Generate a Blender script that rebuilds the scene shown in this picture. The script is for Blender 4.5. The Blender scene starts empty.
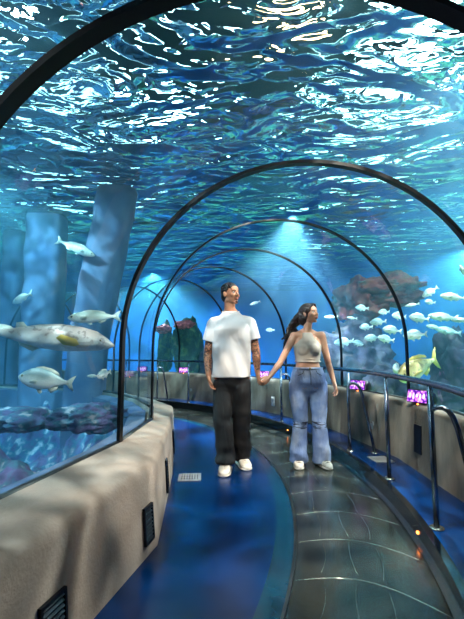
import bpy, bmesh, math, random
from mathutils import Vector, Matrix, Quaternion, noise
random.seed(7)
C = bpy.context.scene.collection
sc = bpy.context.scene
PI = math.pi
R = math.radians

# ------------------------------------------------------------------ camera
FPX = 400.0
CAMZ = 1.15
PITCH = math.atan(42.5 / FPX)
cam_d = bpy.data.cameras.new('camera')
cam = bpy.data.objects.new('camera', cam_d)
C.objects.link(cam)
cam.location = (0, 0, CAMZ)
cam.rotation_euler = (PI / 2 + PITCH, 0, 0)
cam_d.sensor_fit = 'VERTICAL'
cam_d.sensor_height = 24
cam_d.lens = 24 * FPX / 619.0
cam_d.clip_start = 0.02
sc.camera = cam


def at(x, y, D):
    """world point seen at pixel x, y and lying D metres ahead"""
    v = 309.5 - y
    fw = FPX * math.cos(PITCH) - v * math.sin(PITCH)
    up = FPX * math.sin(PITCH) + v * math.cos(PITCH)
    t = D / fw
    return Vector(((x - 232) * t, D, CAMZ + up * t))


# ------------------------------------------------------------------ helpers
def link_mesh(name, bm, mat, parent=None, smooth=True, recalc=True):
    if recalc:
        bmesh.ops.recalc_face_normals(bm, faces=bm.faces)
    me = bpy.data.meshes.new(name)
    bm.to_mesh(me)
    bm.free()
    for m in (mat if isinstance(mat, (list, tuple)) else [mat]):
        me.materials.append(m)
    if smooth:
        for p in me.polygons:
            p.use_smooth = True
    o = bpy.data.objects.new(name, me)
    C.objects.link(o)
    if parent:
        o.parent = parent
    return o


def autosmooth(o, ang=35):
    me = o.data
    bm = bmesh.new()
    bm.from_mesh(me)
    for e in bm.edges:
        if len(e.link_faces) == 2 and e.calc_face_angle(0) > R(ang):
            e.smooth = False
    bm.to_mesh(me)
    bm.free()
    return o


def tag(o, label, cat, group=None, kind=None):
    o['label'] = label
    o['category'] = cat
    if group:
        o['group'] = group
    if kind:
        o['kind'] = kind
    return o


def struct(o, label=None):
    o['kind'] = 'structure'
    if label:
        o['label'] = label
    return o


def empty(name, loc=(0, 0, 0), rz=0):
    o = bpy.data.objects.new(name, None)
    o.empty_display_size = .1
    o.location = loc
    o.rotation_euler = (0, 0, rz)
    C.objects.link(o)
    return o


def copy_tree(o, parent=None):
    c = o.copy()
    C.objects.link(c)
    c.parent = parent
    for ch in list(o.children):
        copy_tree(ch, c)
    return c


def frame(t):
    t = t.normalized()
    a = Vector((0, 0, 1)) if abs(t.z) < .9 else Vector((0, 1, 0))
    u = a.cross(t).normalized()
    return u, t.cross(u).normalized()


def add_tube(bm, pts, rad, n=10, cap=True):
    """tube along pts; rad a number or list"""
    pts = [Vector(p) for p in pts]
    k = len(pts)
    rs = rad if isinstance(rad, (list, tuple)) else [rad] * k
    rings = []
    pu = None
    for i, p in enumerate(pts):
        t = (pts[min(i + 1, k - 1)] - pts[max(i - 1, 0)]).normalized()
        if pu is None:
            u, v = frame(t)
        else:
            u = (pu - t * pu.dot(t)).normalized()
            v = t.cross(u)
        pu = u
        r = rs[i]
        ra, rb = r if isinstance(r, tuple) else (r, r)
        rings.append([bm.verts.new(p + u * math.cos(2 * PI * j / n) * ra + v * math.sin(2 * PI * j / n) * rb) for j in range(n)])
    for i in range(k - 1):
        for j in range(n):
            bm.faces.new((rings[i][j], rings[i][(j + 1) % n], rings[i + 1][(j + 1) % n], rings[i + 1][j]))
    if cap:
        bm.faces.new(rings[0][::-1])
        bm.faces.new(rings[-1])
    return bm


def add_capsule(bm, a, b, ra, rb, n=14):
    """tapered limb with round ends"""
    a, b = Vector(a), Vector(b)
    d = (b - a).normalized()
    pts, rs = [], []
    for k in range(4):
        an = PI / 2 * (k + .35) / 4.0
        pts.append(a - d * ra * math.cos(an)); rs.append(ra * math.sin(an))
    pts.append(a); rs.append(ra)
    pts.append(b); rs.append(rb)
    for k in range(3, -1, -1):
        an = PI / 2 * (k + .35) / 4.0
        pts.append(b + d * rb * math.cos(an)); rs.append(rb * math.sin(an))
    add_tube(bm, pts, rs, n)


def add_ell(bm, c, r, M=None, seg=20, rng=12):
    mat = Matrix.Translation(Vector(c)) @ (M.to_4x4() if M else Matrix.Identity(4)) @ Matrix.Diagonal((r[0], r[1], r[2], 1))
    bmesh.ops.create_uvsphere(bm, u_segments=seg, v_segments=rng, radius=1, matrix=mat)


def add_box(bm, c, s, M=None):
    mat = Matrix.Translation(Vector(c)) @ (M.to_4x4() if M else Matrix.Identity(4)) @ Matrix.Diagonal((s[0], s[1], s[2], 1))
    return bmesh.ops.create_cube(bm, size=1, matrix=mat)['verts']


def add_hrings(bm, rings, n=28, power=2.3):
    """horizontal superellipse rings: (cx, cy, z, rx, ry)"""
    rr = []
    for cx, cy, z, rx, ry in rings:
        ring = []
        for j in range(n):
            a = 2 * PI * j / n
            ca, sa = math.cos(a), math.sin(a)
            k = (abs(ca) ** power + abs(sa) ** power) ** (-1 / power)
            ring.append(bm.verts.new((cx + rx * ca * k, cy + ry * sa * k, z)))
        rr.append(ring)
    for i in range(len(rr) - 1):
        for j in range(n):
            bm.faces.new((rr[i][j], rr[i][(j + 1) % n], rr[i + 1][(j + 1) % n], rr[i + 1][j]))
    bm.faces.new(rr[0][::-1])
    bm.faces.new(rr[-1])


def fuse(name, bm, mat, parent=None, voxel=.006, smooth=3, factor=.6):
    """weld overlapping closed shapes into one continuous skin"""
    bmesh.ops.recalc_face_normals(bm, faces=bm.faces)
    me = bpy.data.meshes.new(name + '_tmp')
    bm.to_mesh(me)
    bm.free()
    t = bpy.data.objects.new(name + '_tmp', me)
    C.objects.link(t)
    m = t.modifiers.new('r', 'REMESH')
    m.mode = 'VOXEL'
    m.voxel_size = voxel
    m.adaptivity = 0
    s = t.modifiers.new('s', 'SMOOTH')
    s.iterations = smooth
    s.factor = factor
    dg = bpy.context.evaluated_depsgraph_get()
    me2 = bpy.data.meshes.new_from_object(t.evaluated_get(dg))
    me2.name = name
    bpy.data.objects.remove(t)
    for p in me2.polygons:
        p.use_smooth = True
    me2.materials.clear()
    for q in (mat if isinstance(mat, (list, tuple)) else [mat]):
        me2.materials.append(q)
    o = bpy.data.objects.new(name, me2)
    C.objects.link(o)
    if parent:
        o.parent = parent
    return o


# ------------------------------------------------------------------ materials
class NT:
    def __init__(s, name):
        s.m = bpy.data.materials.new(name)
        s.m.use_nodes = True
        s.t = s.m.node_tree
        s.t.nodes.clear()
        s.out = s.t.nodes.new('ShaderNodeOutputMaterial')

    def n(s, typ, **k):
        nd = s.t.nodes.new(typ)
        for a, b in k.items():
            if a.startswith('_'):
                setattr(nd, a[1:], b)
            else:
                key = int(a[1:]) if a[0] == 'i' and a[1:].isdigit() else a.replace('_', ' ')
                s.set(nd, key, b)
        return nd

    def set(s, nd, key, b):
        if isinstance(b, bpy.types.NodeSocket):
            s.t.links.new(b, nd.inputs[key])
        else:
            nd.inputs[key].default_value = b


def rgb(r, g, b):
    f = lambda c: (c / 255 / 12.92) if c / 255 <= .04045 else ((c / 255 + .055) / 1.055) ** 2.4
    return (f(r), f(g), f(b), 1)


def ramp(nt, fac, stops):
    r = nt.n('ShaderNodeValToRGB', Fac=fac)
    e = r.color_ramp.elements
    e[0].position, e[0].color = stops[0]
    e[1].position, e[1].color = stops[-1]
    for p, c in stops[1:-1]:
        q = e.new(p)
        q.color = c
    return r.outputs['Color']


def coord(nt, scale=(1, 1, 1), kind='Object', rot=(0, 0, 0)):
    tc = nt.n('ShaderNodeTexCoord')
    mp = nt.n('ShaderNodeMapping', Vector=tc.outputs[kind], Scale=scale, Rotation=rot)
    return mp.outputs['Vector']


def pbr(name, col, rough=.5, metal=0, stops=None, nscale=8, detail=4, cscale=(1, 1, 1), bump=0, bscale=None, spec=.5,
        coat=0, sheen=0, sss=0, rough_var=0, distortion=0):
    nt = NT(name)
    b = nt.n('ShaderNodeBsdfPrincipled', Roughness=rough, Metallic=metal)
    b.inputs['Specular IOR Level'].default_value = spec
    if coat:
        b.inputs['Coat Weight'].default_value = coat
        b.inputs['Coat Roughness'].default_value = .12
    if sheen:
        b.inputs['Sheen Weight'].default_value = sheen
    if sss:
        b.inputs['Subsurface Weight'].default_value = sss
        b.inputs['Subsurface Radius'].default_value = (.012, .005, .003)
    v = coord(nt, cscale)
    if stops:
        no = nt.n('ShaderNodeTexNoise', Vector=v, Scale=nscale, Detail=detail, Distortion=distortion)
        nt.set(b, 'Base Color', ramp(nt, no.outputs['Fac'], stops))
        if rough_var:
            mr = nt.n('ShaderNodeMapRange', Value=no.outputs['Fac'])
            mr.inputs['To Min'].default_value = max(.02, rough - rough_var)
            mr.inputs['To Max'].default_value = rough + rough_var
            nt.set(b, 'Roughness', mr.outputs[0])
    else:
        b.inputs['Base Color'].default_value = col
    if bump:
        nb = nt.n('ShaderNodeTexNoise', Vector=v, Scale=bscale or nscale * 4, Detail=4)
        bp = nt.n('ShaderNodeBump', Height=nb.outputs['Fac'], Strength=bump, Distance=.02)
        nt.set(b, 'Normal', bp.outputs[0])
    nt.t.links.new(b.outputs[0], nt.out.inputs[0])
    return nt.m


def emit(name, col, s):
    nt = NT(name)
    e = nt.n('ShaderNodeEmission', Color=col, Strength=s)
    nt.t.links.new(e.outputs[0], nt.out.inputs[0])
    return nt.m


M = {}
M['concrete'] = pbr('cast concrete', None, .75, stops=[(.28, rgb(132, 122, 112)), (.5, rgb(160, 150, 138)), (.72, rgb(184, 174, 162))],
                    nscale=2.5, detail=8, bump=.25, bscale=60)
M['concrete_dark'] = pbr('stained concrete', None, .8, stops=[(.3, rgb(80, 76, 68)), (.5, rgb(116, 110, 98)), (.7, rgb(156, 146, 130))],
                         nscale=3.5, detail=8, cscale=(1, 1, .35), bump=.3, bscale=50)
M['arch'] = pbr('black painted steel', rgb(16, 20, 24), .32, .6)
M['rubber'] = pbr('black rubber', rgb(10, 12, 14), .5)
M['carpet'] = pbr('blue vinyl floor', None, .22, stops=[(.3, rgb(0, 24, 58)), (.5, rgb(0, 38, 86)), (.7, rgb(0, 56, 116))],
                  nscale=1.3, detail=1.5, bump=.04, bscale=140, spec=.3, rough_var=.06)
M['teal'] = pbr('teal floor band', None, .2, stops=[(.3, rgb(4, 44, 66)), (.7, rgb(8, 62, 84))], nscale=4, spec=.6)
M['plate'] = pbr('worn steel plate', None, .2, .7, stops=[(.3, rgb(48, 54, 52)), (.5, rgb(76, 82, 76)), (.72, rgb(110, 110, 98))],
                 nscale=1.8, detail=6, bump=.12, bscale=3.5, rough_var=.1)
M['plate_trim'] = pbr('polished steel edge', rgb(196, 190, 176), .22, 1)
M['skirt'] = pbr('black glossy skirt', rgb(14, 20, 26), .1, .3, coat=.6)
M['steel'] = pbr('brushed steel', rgb(120, 132, 146), .24, 1, bump=.03, bscale=200)
M['grille'] = pbr('dark vent metal', rgb(12, 22, 34), .4, .5)
M['grille_light'] = pbr('zinc grate', rgb(188, 192, 190), .4, .5)
M['white_plastic'] = pbr('white plastic', rgb(214, 216, 212), .4)
M['housing'] = pbr('black plastic housing', rgb(14, 12, 20), .35)
M['hall'] = pbr('teal hall ceiling', rgb(24, 92, 104), .9)
M['tank_wall'] = pbr('blue tank wall', None, .9, stops=[(.3, rgb(4, 62, 150)), (.7, rgb(8, 92, 180))], nscale=.35, detail=3)
M['pillar'] = pbr('pale tank pillar', None, .85, stops=[(.3, rgb(58, 84, 120)), (.7, rgb(104, 120, 146))], nscale=2, detail=6, bump=.3, bscale=12)
M['seabed'] = pbr('rubble seabed', None, .9, stops=[(.28, rgb(34, 44, 74)), (.42, rgb(96, 84, 128)), (.55, rgb(60, 110, 130)), (.66, rgb(190, 180, 190)), (.8, rgb(120, 150, 110))],
                  nscale=7, detail=10, bump=.9, bscale=16)
M['sand'] = pbr('green gold sand', None, .9, stops=[(.3, rgb(96, 170, 110)), (.5, rgb(150, 196, 110)), (.7, rgb(214, 208, 130))],
                nscale=2.5, detail=8, bump=.6, bscale=14)
M['rock'] = pbr('reef rock', None, .9, stops=[(.3, rgb(14, 16, 28)), (.45, rgb(46, 36, 54)), (.58, rgb(60, 56, 60)), (.72, rgb(112, 92, 92))],
                nscale=3.2, detail=10, bump=1, bscale=12, distortion=.6)
M['rock_red'] = pbr('red reef rock', None, .9, stops=[(.3, rgb(44, 22, 26)), (.44, rgb(140, 50, 40)), (.56, rgb(150, 76, 54)), (.68, rgb(66, 70, 50)), (.8, rgb(170, 120, 110))],
                    nscale=3, detail=10, bump=1, bscale=12, distortion=.6)
M['rock_green'] = pbr('green weedy rock', None, .9, stops=[(.3, rgb(14, 26, 30)), (.5, rgb(34, 62, 52)), (.62, rgb(74, 96, 60)), (.76, rgb(130, 110, 92))],
                      nscale=5, detail=10, bump=1, bscale=14, distortion=.6)
M['coral_red'] = pbr('red coral crust', None, .8, stops=[(.3, rgb(110, 34, 46)), (.6, rgb(214, 92, 98)), (.8, rgb(240, 160, 150))], nscale=12, detail=6, bump=1, bscale=30)


def caustic_free_glass(name, tint=(.95, .99, 1, 1), fac_glossy=1.0):
    nt = NT(name)
    tr = nt.n('ShaderNodeBsdfTransparent', Color=tint)
    gl = nt.n('ShaderNodeBsdfGlossy', Color=(1, 1, 1, 1), Roughness=.02)
    v = coord(nt, (1, 1, 1))
    no = nt.n('ShaderNodeTexNoise', Vector=v, Scale=2.2, Detail=1)
    bp = nt.n('ShaderNodeBump', Height=no.outputs['Fac'], Strength=.12, Distance=.05)
    nt.set(gl, 'Normal', bp.outputs[0])
    ge = nt.n('ShaderNodeNewGeometry')
    dt = nt.n('ShaderNodeVectorMath', _operation='DOT_PRODUCT', i0=ge.outputs['Normal'], i1=ge.outputs['Incoming'])
    ab = nt.n('ShaderNodeMath', _operation='ABSOLUTE', i0=dt.outputs['Value'])
    om = nt.n('ShaderNodeMath', _operation='SUBTRACT', i0=1.0, i1=ab.outputs[0])
    pw = nt.n('ShaderNodeMath', _operation='POWER', i0=om.outputs[0], i1=5.0)
    fr = nt.n('ShaderNodeMath', _operation='MULTIPLY_ADD', i0=pw.outputs[0], i1=.55, i2=.025)
    mx = nt.n('ShaderNodeMixShader', i0=fr.outputs[0], i1=tr.outputs[0], i2=gl.outputs[0])
    nt.t.links.new(mx.outputs[0], nt.out.inputs[0])
    return nt.m


M['acrylic'] = caustic_free_glass('clear acrylic')

# ------------------------------------------------------------------ tunnel path
CX, CY = -5.10, 3.50


def pol(r, th, z=0):
    return Vector((CX + r * math.cos(R(th)), CY + r * math.sin(R(th)), z))


ARC_R, ARC_ZC = 1.28, 1.22
rings = [(-1.05, -1.35, -26, ARC_R, ARC_ZC), (-.25, -.05, -14, ARC_R, ARC_ZC), (.19, 1.32, -1, 1.29, 1.225), (.455, 2.70, -8.5, 1.275, 1.22)]
for th in (4.6, 16.8, 29.1, 42.5, 55.5, 68, 80.5, 93):
    p = pol(5.62, th)
    rings.append((p.x, p.y, th, ARC_R, ARC_ZC))
NR = len(rings)


def ring_pts(rg, dr=0, zl=.52, zr=.68, na=36, nl=3):
    cx, cy, yaw, r, zc = rg
    r = r + dr
    L = [(-r, zl + (zc - zl) * k / nl) for k in range(nl)]
    L += [(-r * math.cos(PI * k / na), zc + r * math.sin(PI * k / na)) for k in range(na + 1)]
    L += [(r, zc + (zr - zc) * k / nl) for k in range(1, nl + 1)]
    return [Vector((cx + s * math.cos(R(yaw)), cy + s * math.sin(R(yaw)), z)) for s, z in L]


def ring_point(rg, s, z):
    cx, cy, yaw, r, zc = rg
    return Vector((cx + s * math.cos(R(yaw)), cy + s * math.sin(R(yaw)), z))


# acrylic vaults, one for each bay
for i in range(NR - 1):
    bm = bmesh.new()
    inner = [[bm.verts.new(p) for p in ring_pts(rings[j], .0)] for j in (i, i + 1)]
    for k in range(len(inner[0]) - 1):
        bm.faces.new((inner[0][k], inner[0][k + 1], inner[1][k + 1], inner[1][k]))
    o = link_mesh('window_%d' % (i + 1), bm, M['acrylic'])
    struct(o, 'curved clear acrylic vault over the walkway, bay %d from behind the camera' % (i + 1))

# steel arches
arch_labels = {
    1: 'black steel arch behind the camera position',
    2: 'large nearest black arch crossing the top corners of the view',
    3: 'wide black arch in front of the couple, standing where the left wall bends',
    4: 'thin black arch passing just over the couple, its right foot behind the yellow fish',
    5: 'thin black arch over the walkway ending behind the woman at its right foot',
    6: 'thin black arch rising between the man and the woman',
    7: 'thin black arch left of the man at head height',
    8: 'far black arch standing beside the reef columns at the left bend',
    9: 'farthest black arch seen through the left glass',
    10: 'black arch around the bend behind the left glass',
}
for i in range(1, NR - 1):
    cx, cy, yaw, r, zc = rings[i]
    path = ring_pts(rings[i], -.012, na=48)
    bm = bmesh.new()
    n_ = Vector((-math.sin(R(yaw)), math.cos(R(yaw)), 0))
    hw = {2: .034, 3: .026}.get(i, .019)
    th_ = .03 if i < 4 else .02
    cen = Vector((cx, cy, zc))
    prev = None
    m = len(path)
    first = last = None
    for k, p in enumerate(path):
        t = (path[min(k + 1, m - 1)] - path[max(k - 1, 0)]).normalized()
        out = t.cross(n_).normalized()
        ring = [bm.verts.new(p + n_ * a * hw + out * b * th_) for a, b in ((-1, -.6), (1, -.6), (1, .2), (-1, .2))]
        if prev:
            for j in range(4):
                bm.faces.new((prev[j], prev[(j + 1) % 4], ring[(j + 1) % 4], ring[j]))
        else:
            first = ring
        prev = ring
    bm.faces.new(first[::-1])
    bm.faces.new(prev)
    o = link_mesh('steel_arch', bm, M['arch'])
    autosmooth(o, 30)
    tag(o, arch_labels.get(i, 'black steel arch around the bend'), 'arch', 'black arches carrying the acrylic tunnel')

# ------------------------------------------------------------------ floor
TH0, TH1 = -50, 95


def annulus(bm, r0, r1, z, t0, t1, dt=1.0, thick=.02):
    n = max(1, int(round((t1 - t0) / dt)))
    rr = []
    for k in range(n + 1):
        th = t0 + (t1 - t0) * k / n
        rr.append([bm.verts.new(pol(r0, th, z)), bm.verts.new(pol(r1, th, z)), bm.verts.new(pol(r1, th, z - thick)), bm.verts.new(pol(r0, th, z - thick))])
    for a, b in zip(rr, rr[1:]):
        for j in range(4):
            bm.faces.new((a[j], a[(j + 1) % 4], b[(j + 1) % 4], b[j]))
    bm.faces.new(rr[0])
    bm.faces.new(rr[-1][::-1])


bm = bmesh.new()
annulus(bm, 4.4, 5.44, 0, TH0, TH1)
o = autosmooth(link_mesh('floor', bm, M['carpet']))
struct(o, 'shiny blue floor along the left wall')
bm = bmesh.new()
annulus(bm, 5.44, 5.56, .001, TH0, TH1)
o = autosmooth(link_mesh('floor', bm, M['teal']))
struct(o, 'teal band between the blue floor and the metal walkway')
bm = bmesh.new()
annulus(bm, 6.31, 6.95, .12, TH0, TH1, thick=.14)
o = autosmooth(link_mesh('floor', bm, M['carpet']))
struct(o, 'raised blue strip under the handrail')
bm = bmesh.new()
annulus(bm, 4.3, 7.0, -.03, TH0, TH1, thick=.1)
o = autosmooth(link_mesh('floor', bm, M['rubber']))
struct(o, 'dark slab under the walkway')

# moving walkway with crescent plates
walk = empty('moving_walkway', pol(5.93, 10, 0))
tag(walk, 'curved moving walkway of grey crescent steel plates that the woman stands on', 'walkway')
walk_inv = Matrix.Translation(-walk.location)


def wobj(name, bm, mat, parent=walk, sm=True):
    bmesh.ops.transform(bm, matrix=Matrix.Translation(-parent.matrix_world.translation if False else -Vector(parent.location)), verts=bm.verts)
    return link_mesh(name, bm, mat, parent, sm)


bm = bmesh.new()
annulus(bm, 5.555, 5.572, .004, TH0, TH1)
autosmooth(wobj('inner_edge_strip', bm, M['rubber']))
STEP = 4.3
th = -44.0
pi_ = 0
while th < 88:
    bm = bmesh.new()
    nu = 14
    def edge(t, u):
        return t + 1.35 * math.sin(PI * u) + 1.1 * u * -1
    a0, a1 = th, th + STEP - .055
    rows = []
    for (t_) in [a0 + (a1 - a0) * k / 4 for k in range(5)]:
        rows.append([bm.verts.new(pol(5.575 + (6.275 - 5.575) * u / nu, edge(t_, u / nu), .0)) for u in range(nu + 1)])
    for ra, rb in zip(rows, rows[1:]):
        for u in range(nu):
            bm.faces.new((ra[u], ra[u + 1], rb[u + 1], rb[u]))
    ext = bmesh.ops.extrude_face_region(bm, geom=bm.faces[:])
    vs = [g for g in ext['geom'] if isinstance(g, bmesh.types.BMVert)]
    bmesh.ops.translate(bm, vec=(0, 0, -.02), verts=vs)
    autosmooth(wobj('plate', bm, M['plate'], sm=True))
    # bright leading edge and the curved guide scratches of this plate
    bm = bmesh.new()
    add_tube(bm, [pol(5.575 + .70 * u / nu, edge(a1 + .02, u / nu), -.001) for u in range(nu + 1)], .0022, 5)
    wobj('plate_edge', bm, M['plate_trim'])
    if -26 < th < 20:
        for uu, w in ((.18, .035), (.47, -.03), (.62, .03)):
            if random.random() < .75:
                bm = bmesh.new()
                pts = []
                for k in range(9):
                    q = .12 + .76 * k / 8
                    u = uu + w * math.sin(PI * q) + w * .8 * q
                    pts.append(pol(5.575 + .70 * u, edge(a0 + (a1 - a0) * q, u), .0002))
                add_tube(bm, pts, .0018, 4)
                wobj('guide_line', bm, M['plate_trim'])
    th += STEP
    pi_ += 1
bm = bmesh.new()
annulus(bm, 6.278, 6.312, .004, TH0, TH1, thick=.03)
autosmooth(wobj('comb_edge', bm, M['plate_trim']))
# dark skirt board
bm = bmesh.new()
annulus(bm, 6.30, 6.345, .128, TH0, TH1, thick=.15)
skirt = autosmooth(wobj('skirt_panel', bm, M['skirt']))
M['amber'] = emit('amber marker lamp', (1, .22, .03, 1), 14)
for th in (-8.6, 21, 38):  # added amber glows standing for orange reflections in the skirt
    bm = bmesh.new()
    p = pol(6.298, th, .06)
    add_ell(bm, p - walk.location, (.006, .012, .008))
    o = link_mesh('marker_lamp', bm, M['amber'], walk)
    o['label'] = 'small amber lamp in the skirt'

# floor grates
def grate(x, y, z, rz, label, w=.19, d=.2):
    D = None
    t = empty('floor_grate', (0, 0, 0))
    bm = bmesh.new()
    for s in (-1, 1):
        add_box(bm, (s * w / 2, 0, .003), (.018, d + .018, .006))
        add_box(bm, (0, s * d / 2, .003), (w + .018, .018, .006))
    link_mesh('grate_frame', bm, M['grille_light'], t, False)
    bm = bmesh.new()
    for k in range(8):
        add_box(bm, ((k - 3.5) * w / 8, 0, .0025), (.012, d, .005))
    for k in (-1, 0, 1):
        add_box(bm, (0, k * d / 3.2, .0022), (w, .016, .0044))
    link_mesh('grate_bars', bm, M['grille_light'], t, False)
    t.location = (x, y, z)
    t.rotation_euler = (0, 0, rz)
    return tag(t, label, 'floor grate', 'metal floor grates')


grate(-.39, 3.83, .0, R(4), 'square silver floor grate on the blue floor left of the man')
grate(1.43, 3.98, .12, R(6), 'silver floor grate on the raised strip beside the handrail', .16, .2)

# ------------------------------------------------------------------ low concrete walls
left_base = [(-1.75, -1.2), (-1.05, .0), (-.74, 1.25), (-.445, 2.53), (-.56, 3.9), (-.72, 5.15)] + [tuple(pol(4.62, t)[:2]) for t in (29.1, 42.5, 55.5, 68, 80.5, 93)]
right_n = []


def profile_wall(name, base, outs, prof, mat, label):
    """prof: list of (fraction 0 base .. 1 glass, extra, z)"""
    bm = bmesh.new()
    rows = []
    for (bx, by), q in zip(base, outs):
        b = Vector((bx, by, 0))
        q = Vector((q.x, q.y, 0))
        rows.append([bm.verts.new(b + (q - b) * f + Vector((0, 0, z))) for f, z in prof])
    m = len(prof)
    for a, b in zip(rows, rows[1:]):
        for j in range(m):
            bm.faces.new((a[j], a[(j + 1) % m], b[(j + 1) % m], b[j]))
    bm.faces.new(rows[0][::-1])
    bm.faces.new(rows[-1])
    o = autosmooth(link_mesh(name, bm, mat), 40)
    return struct(o, label)


lout = [ring_point(rg, -rg[3] - .03, 0) for rg in rings]
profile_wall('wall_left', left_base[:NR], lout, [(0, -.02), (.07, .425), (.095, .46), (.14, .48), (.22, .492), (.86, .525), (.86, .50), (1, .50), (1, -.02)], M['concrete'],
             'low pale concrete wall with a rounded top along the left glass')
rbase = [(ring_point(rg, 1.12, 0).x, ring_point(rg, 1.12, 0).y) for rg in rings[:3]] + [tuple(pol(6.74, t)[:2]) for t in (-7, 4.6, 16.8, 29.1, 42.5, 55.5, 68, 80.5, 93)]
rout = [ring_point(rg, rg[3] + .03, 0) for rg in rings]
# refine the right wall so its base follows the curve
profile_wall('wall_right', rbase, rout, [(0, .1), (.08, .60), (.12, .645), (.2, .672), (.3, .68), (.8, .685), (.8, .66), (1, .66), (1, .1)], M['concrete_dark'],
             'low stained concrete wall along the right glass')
# glazing gasket in the slot at the wall tops
for nm, zz, s, lab in (('trim_1', .512, -1, 'black gasket along the foot of the left glass'), ('trim_2', .675, 1, 'black gasket along the foot of the right glass')):
    bm = bmesh.new()
    for a, b in zip(rings, rings[1:]):
        pa, pb = ring_point(a, s * (a[3] - .012), zz), ring_point(b, s * (b[3] - .012), zz)
        add_tube(bm, [pa, pb], (.024, .02), 4) if False else add_tube(bm, [pa, pb], .026, 6)
    struct(link_mesh(nm, bm, M['rubber']), lab)
# outer ledge in the water along the left glass
bm = bmesh.new()
rows = []
for rg in rings:
    rows.append([bm.verts.new(ring_point(rg, -rg[3] - a, z)) for a, z in ((.06, .47), (.24, .45), (.24, -.3), (.06, -.3))])
for a, b in zip(rows, rows[1:]):
    for j in range(4):
        bm.faces.new((a[j], a[(j + 1) % 4], b[(j + 1) % 4], b[j]))
bm.faces.new(rows[0][::-1]); bm.faces.new(rows[-1])
struct(autosmooth(link_mesh('trim_3', bm, M['pillar'])), 'pale concrete ledge outside the left glass')
bm = bmesh.new()
rows = []
for rg in rings:
    rows.append([bm.verts.new(ring_point(rg, rg[3] + a, z)) for a, z in ((.06, .62), (.24, .6), (.24, -.3), (.06, -.3))])
for a, b in zip(rows, rows[1:]):
    for j in range(4):
        bm.faces.new((a[j], a[(j + 1) % 4], b[(j + 1) % 4], b[j]))
bm.faces.new(rows[0][::-1]); bm.faces.new(rows[-1])
struct(autosmooth(link_mesh('trim_4', bm, M['pillar'])), 'pale concrete ledge outside the right glass')

# end walls closing the corridor at both ends
for nm, rg, lab in (('wall_back', rings[0], 'dark wall closing the corridor behind the camera'), ('wall_end', rings[-1], 'dark wall closing the corridor around the bend')):
    bm = bmesh.new()
    P = ring_pts(rg, .02, zl=-.1, zr=-.1)
    n_ = Vector((-math.sin(R(rg[2])), math.cos(R(rg[2])), 0)) * (.04 if nm == 'wall_end' else -.04)
    f = bm.faces.new([bm.verts.new(p) for p in P])
    ext = bmesh.ops.extrude_face_region(bm, geom=[f])
    bmesh.ops.translate(bm, vec=n_, verts=[g for g in ext['geom'] if isinstance(g, bmesh.types.BMVert)])
    struct(link_mesh(nm, bm, M['hall'], smooth=False), lab)


# wall vents
def wall_vent(p, yaw, tilt, w, h, label, group='dark vents in the low walls'):
    """faces local -Y"""
    t = empty('wall_vent', (0, 0, 0))
    bm = bmesh.new()
    for s in (-1, 1):
        add_box(bm, (s * (w / 2 - .006), -.006, 0), (.012, .014, h))
        add_box(bm, (0, -.006, s * (h / 2 - .006)), (w, .014, .012))
    link_mesh('vent_frame', bm, M['grille'], t, False)
    bm = bmesh.new()
    add_box(bm, (0, .0, 0), (w, .004, h))
    n = 9
    for k in range(n):
        add_box(bm, (0, -.006, (k - (n - 1) / 2) * h / (n + 1)), (w * .8, .012, .006), Matrix.Rotation(R(35), 3, 'X'))
    link_mesh('vent_louvres', bm, M['grille'], t, False)
    t.location = p
    t.rotation_euler = (tilt, 0, yaw)
    return tag(t, label, 'wall vent', group)


def left_wall_pt(seg, f, z, lean=.07 / .425):
    a, b = Vector((*left_base[seg], 0)), Vector((*left_base[seg + 1], 0))
    oa, ob = lout[seg].copy(), lout[seg + 1].copy()
    oa.z = ob.z = 0
    b0 = a.lerp(b, f)
    q = oa.lerp(ob, f)
    p = b0 + (q - b0) * (lean * z)
    p.z = z
    d = (b - a).normalized()
    yaw = math.atan2(d.y, d.x) + 0
    return p, yaw


for seg, f, z, w, h, lab in ((2, .90, .17, .115, .2, 'dark louvred vent low in the left wall near its bend'),
                             (2, .27, .14, .15, .2, 'dark louvred vent in the left wall at the bottom left corner'),
                             (3, .5, .2, .1, .24, 'narrow dark vent in the left wall just past the bend'),
                             (4, .4, .2, .1, .24, 'far dark vent in the left wall level with the man')):
    p, yaw = left_wall_pt(seg, f, z)
    nrm = Vector((math.cos(yaw - PI / 2), math.sin(yaw - PI / 2), 0))
    wall_vent(p + nrm * .004, yaw, R(-5), w, h, lab)

p = pol(6.765, .6, .4)
wall_vent(p - (p - Vector((CX, CY, .4))).normalized() * .055, R(90.6), R(3), .13, .24, 'dark louvred vent in the right wall below the nearest screen')


def wall_socket(th, z, label):
    t = empty('wall_light_box', (0, 0, 0))
    bm = bmesh.new()
    add_box(bm, (0, 0, 0), (.09, .03, .16))
    bmesh.ops.bevel(bm, geom=bm.edges[:], offset=.008, segments=2, affect='EDGES')
    link_mesh('cover', bm, M['white_plastic'], t)
    bm = bmesh.new()
    add_box(bm, (0, -.018, .02), (.045, .01, .06))
    link_mesh('socket_face', bm, M['grille_light'], t, False)
    t.location = pol(6.73, th, z)
    t.rotation_euler = (0, 0, R(th - 90))
    t['x'] = 0
    del t['x']
    tag(t, label, 'wall box', 'white boxes on the right wall')
    return t


for th, lab in ((8.6, 'white wall box on the right wall past the handrail brace'), (30.5, 'white wall box low on the far wall between the man and the woman'),
                (51, 'white wall box on the far wall left of the man')):
    o = wall_socket(th, .32, lab)
    o.rotation_euler = (0, 0, R(th + 90) + PI)

# ------------------------------------------------------------------ handrail
RR = 6.385
ZR = .96
rail = empty('handrail', pol(RR, 0, .12))
tag(rail, 'curved steel handrail on posts along the right side of the walkway', 'handrail')


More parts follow.
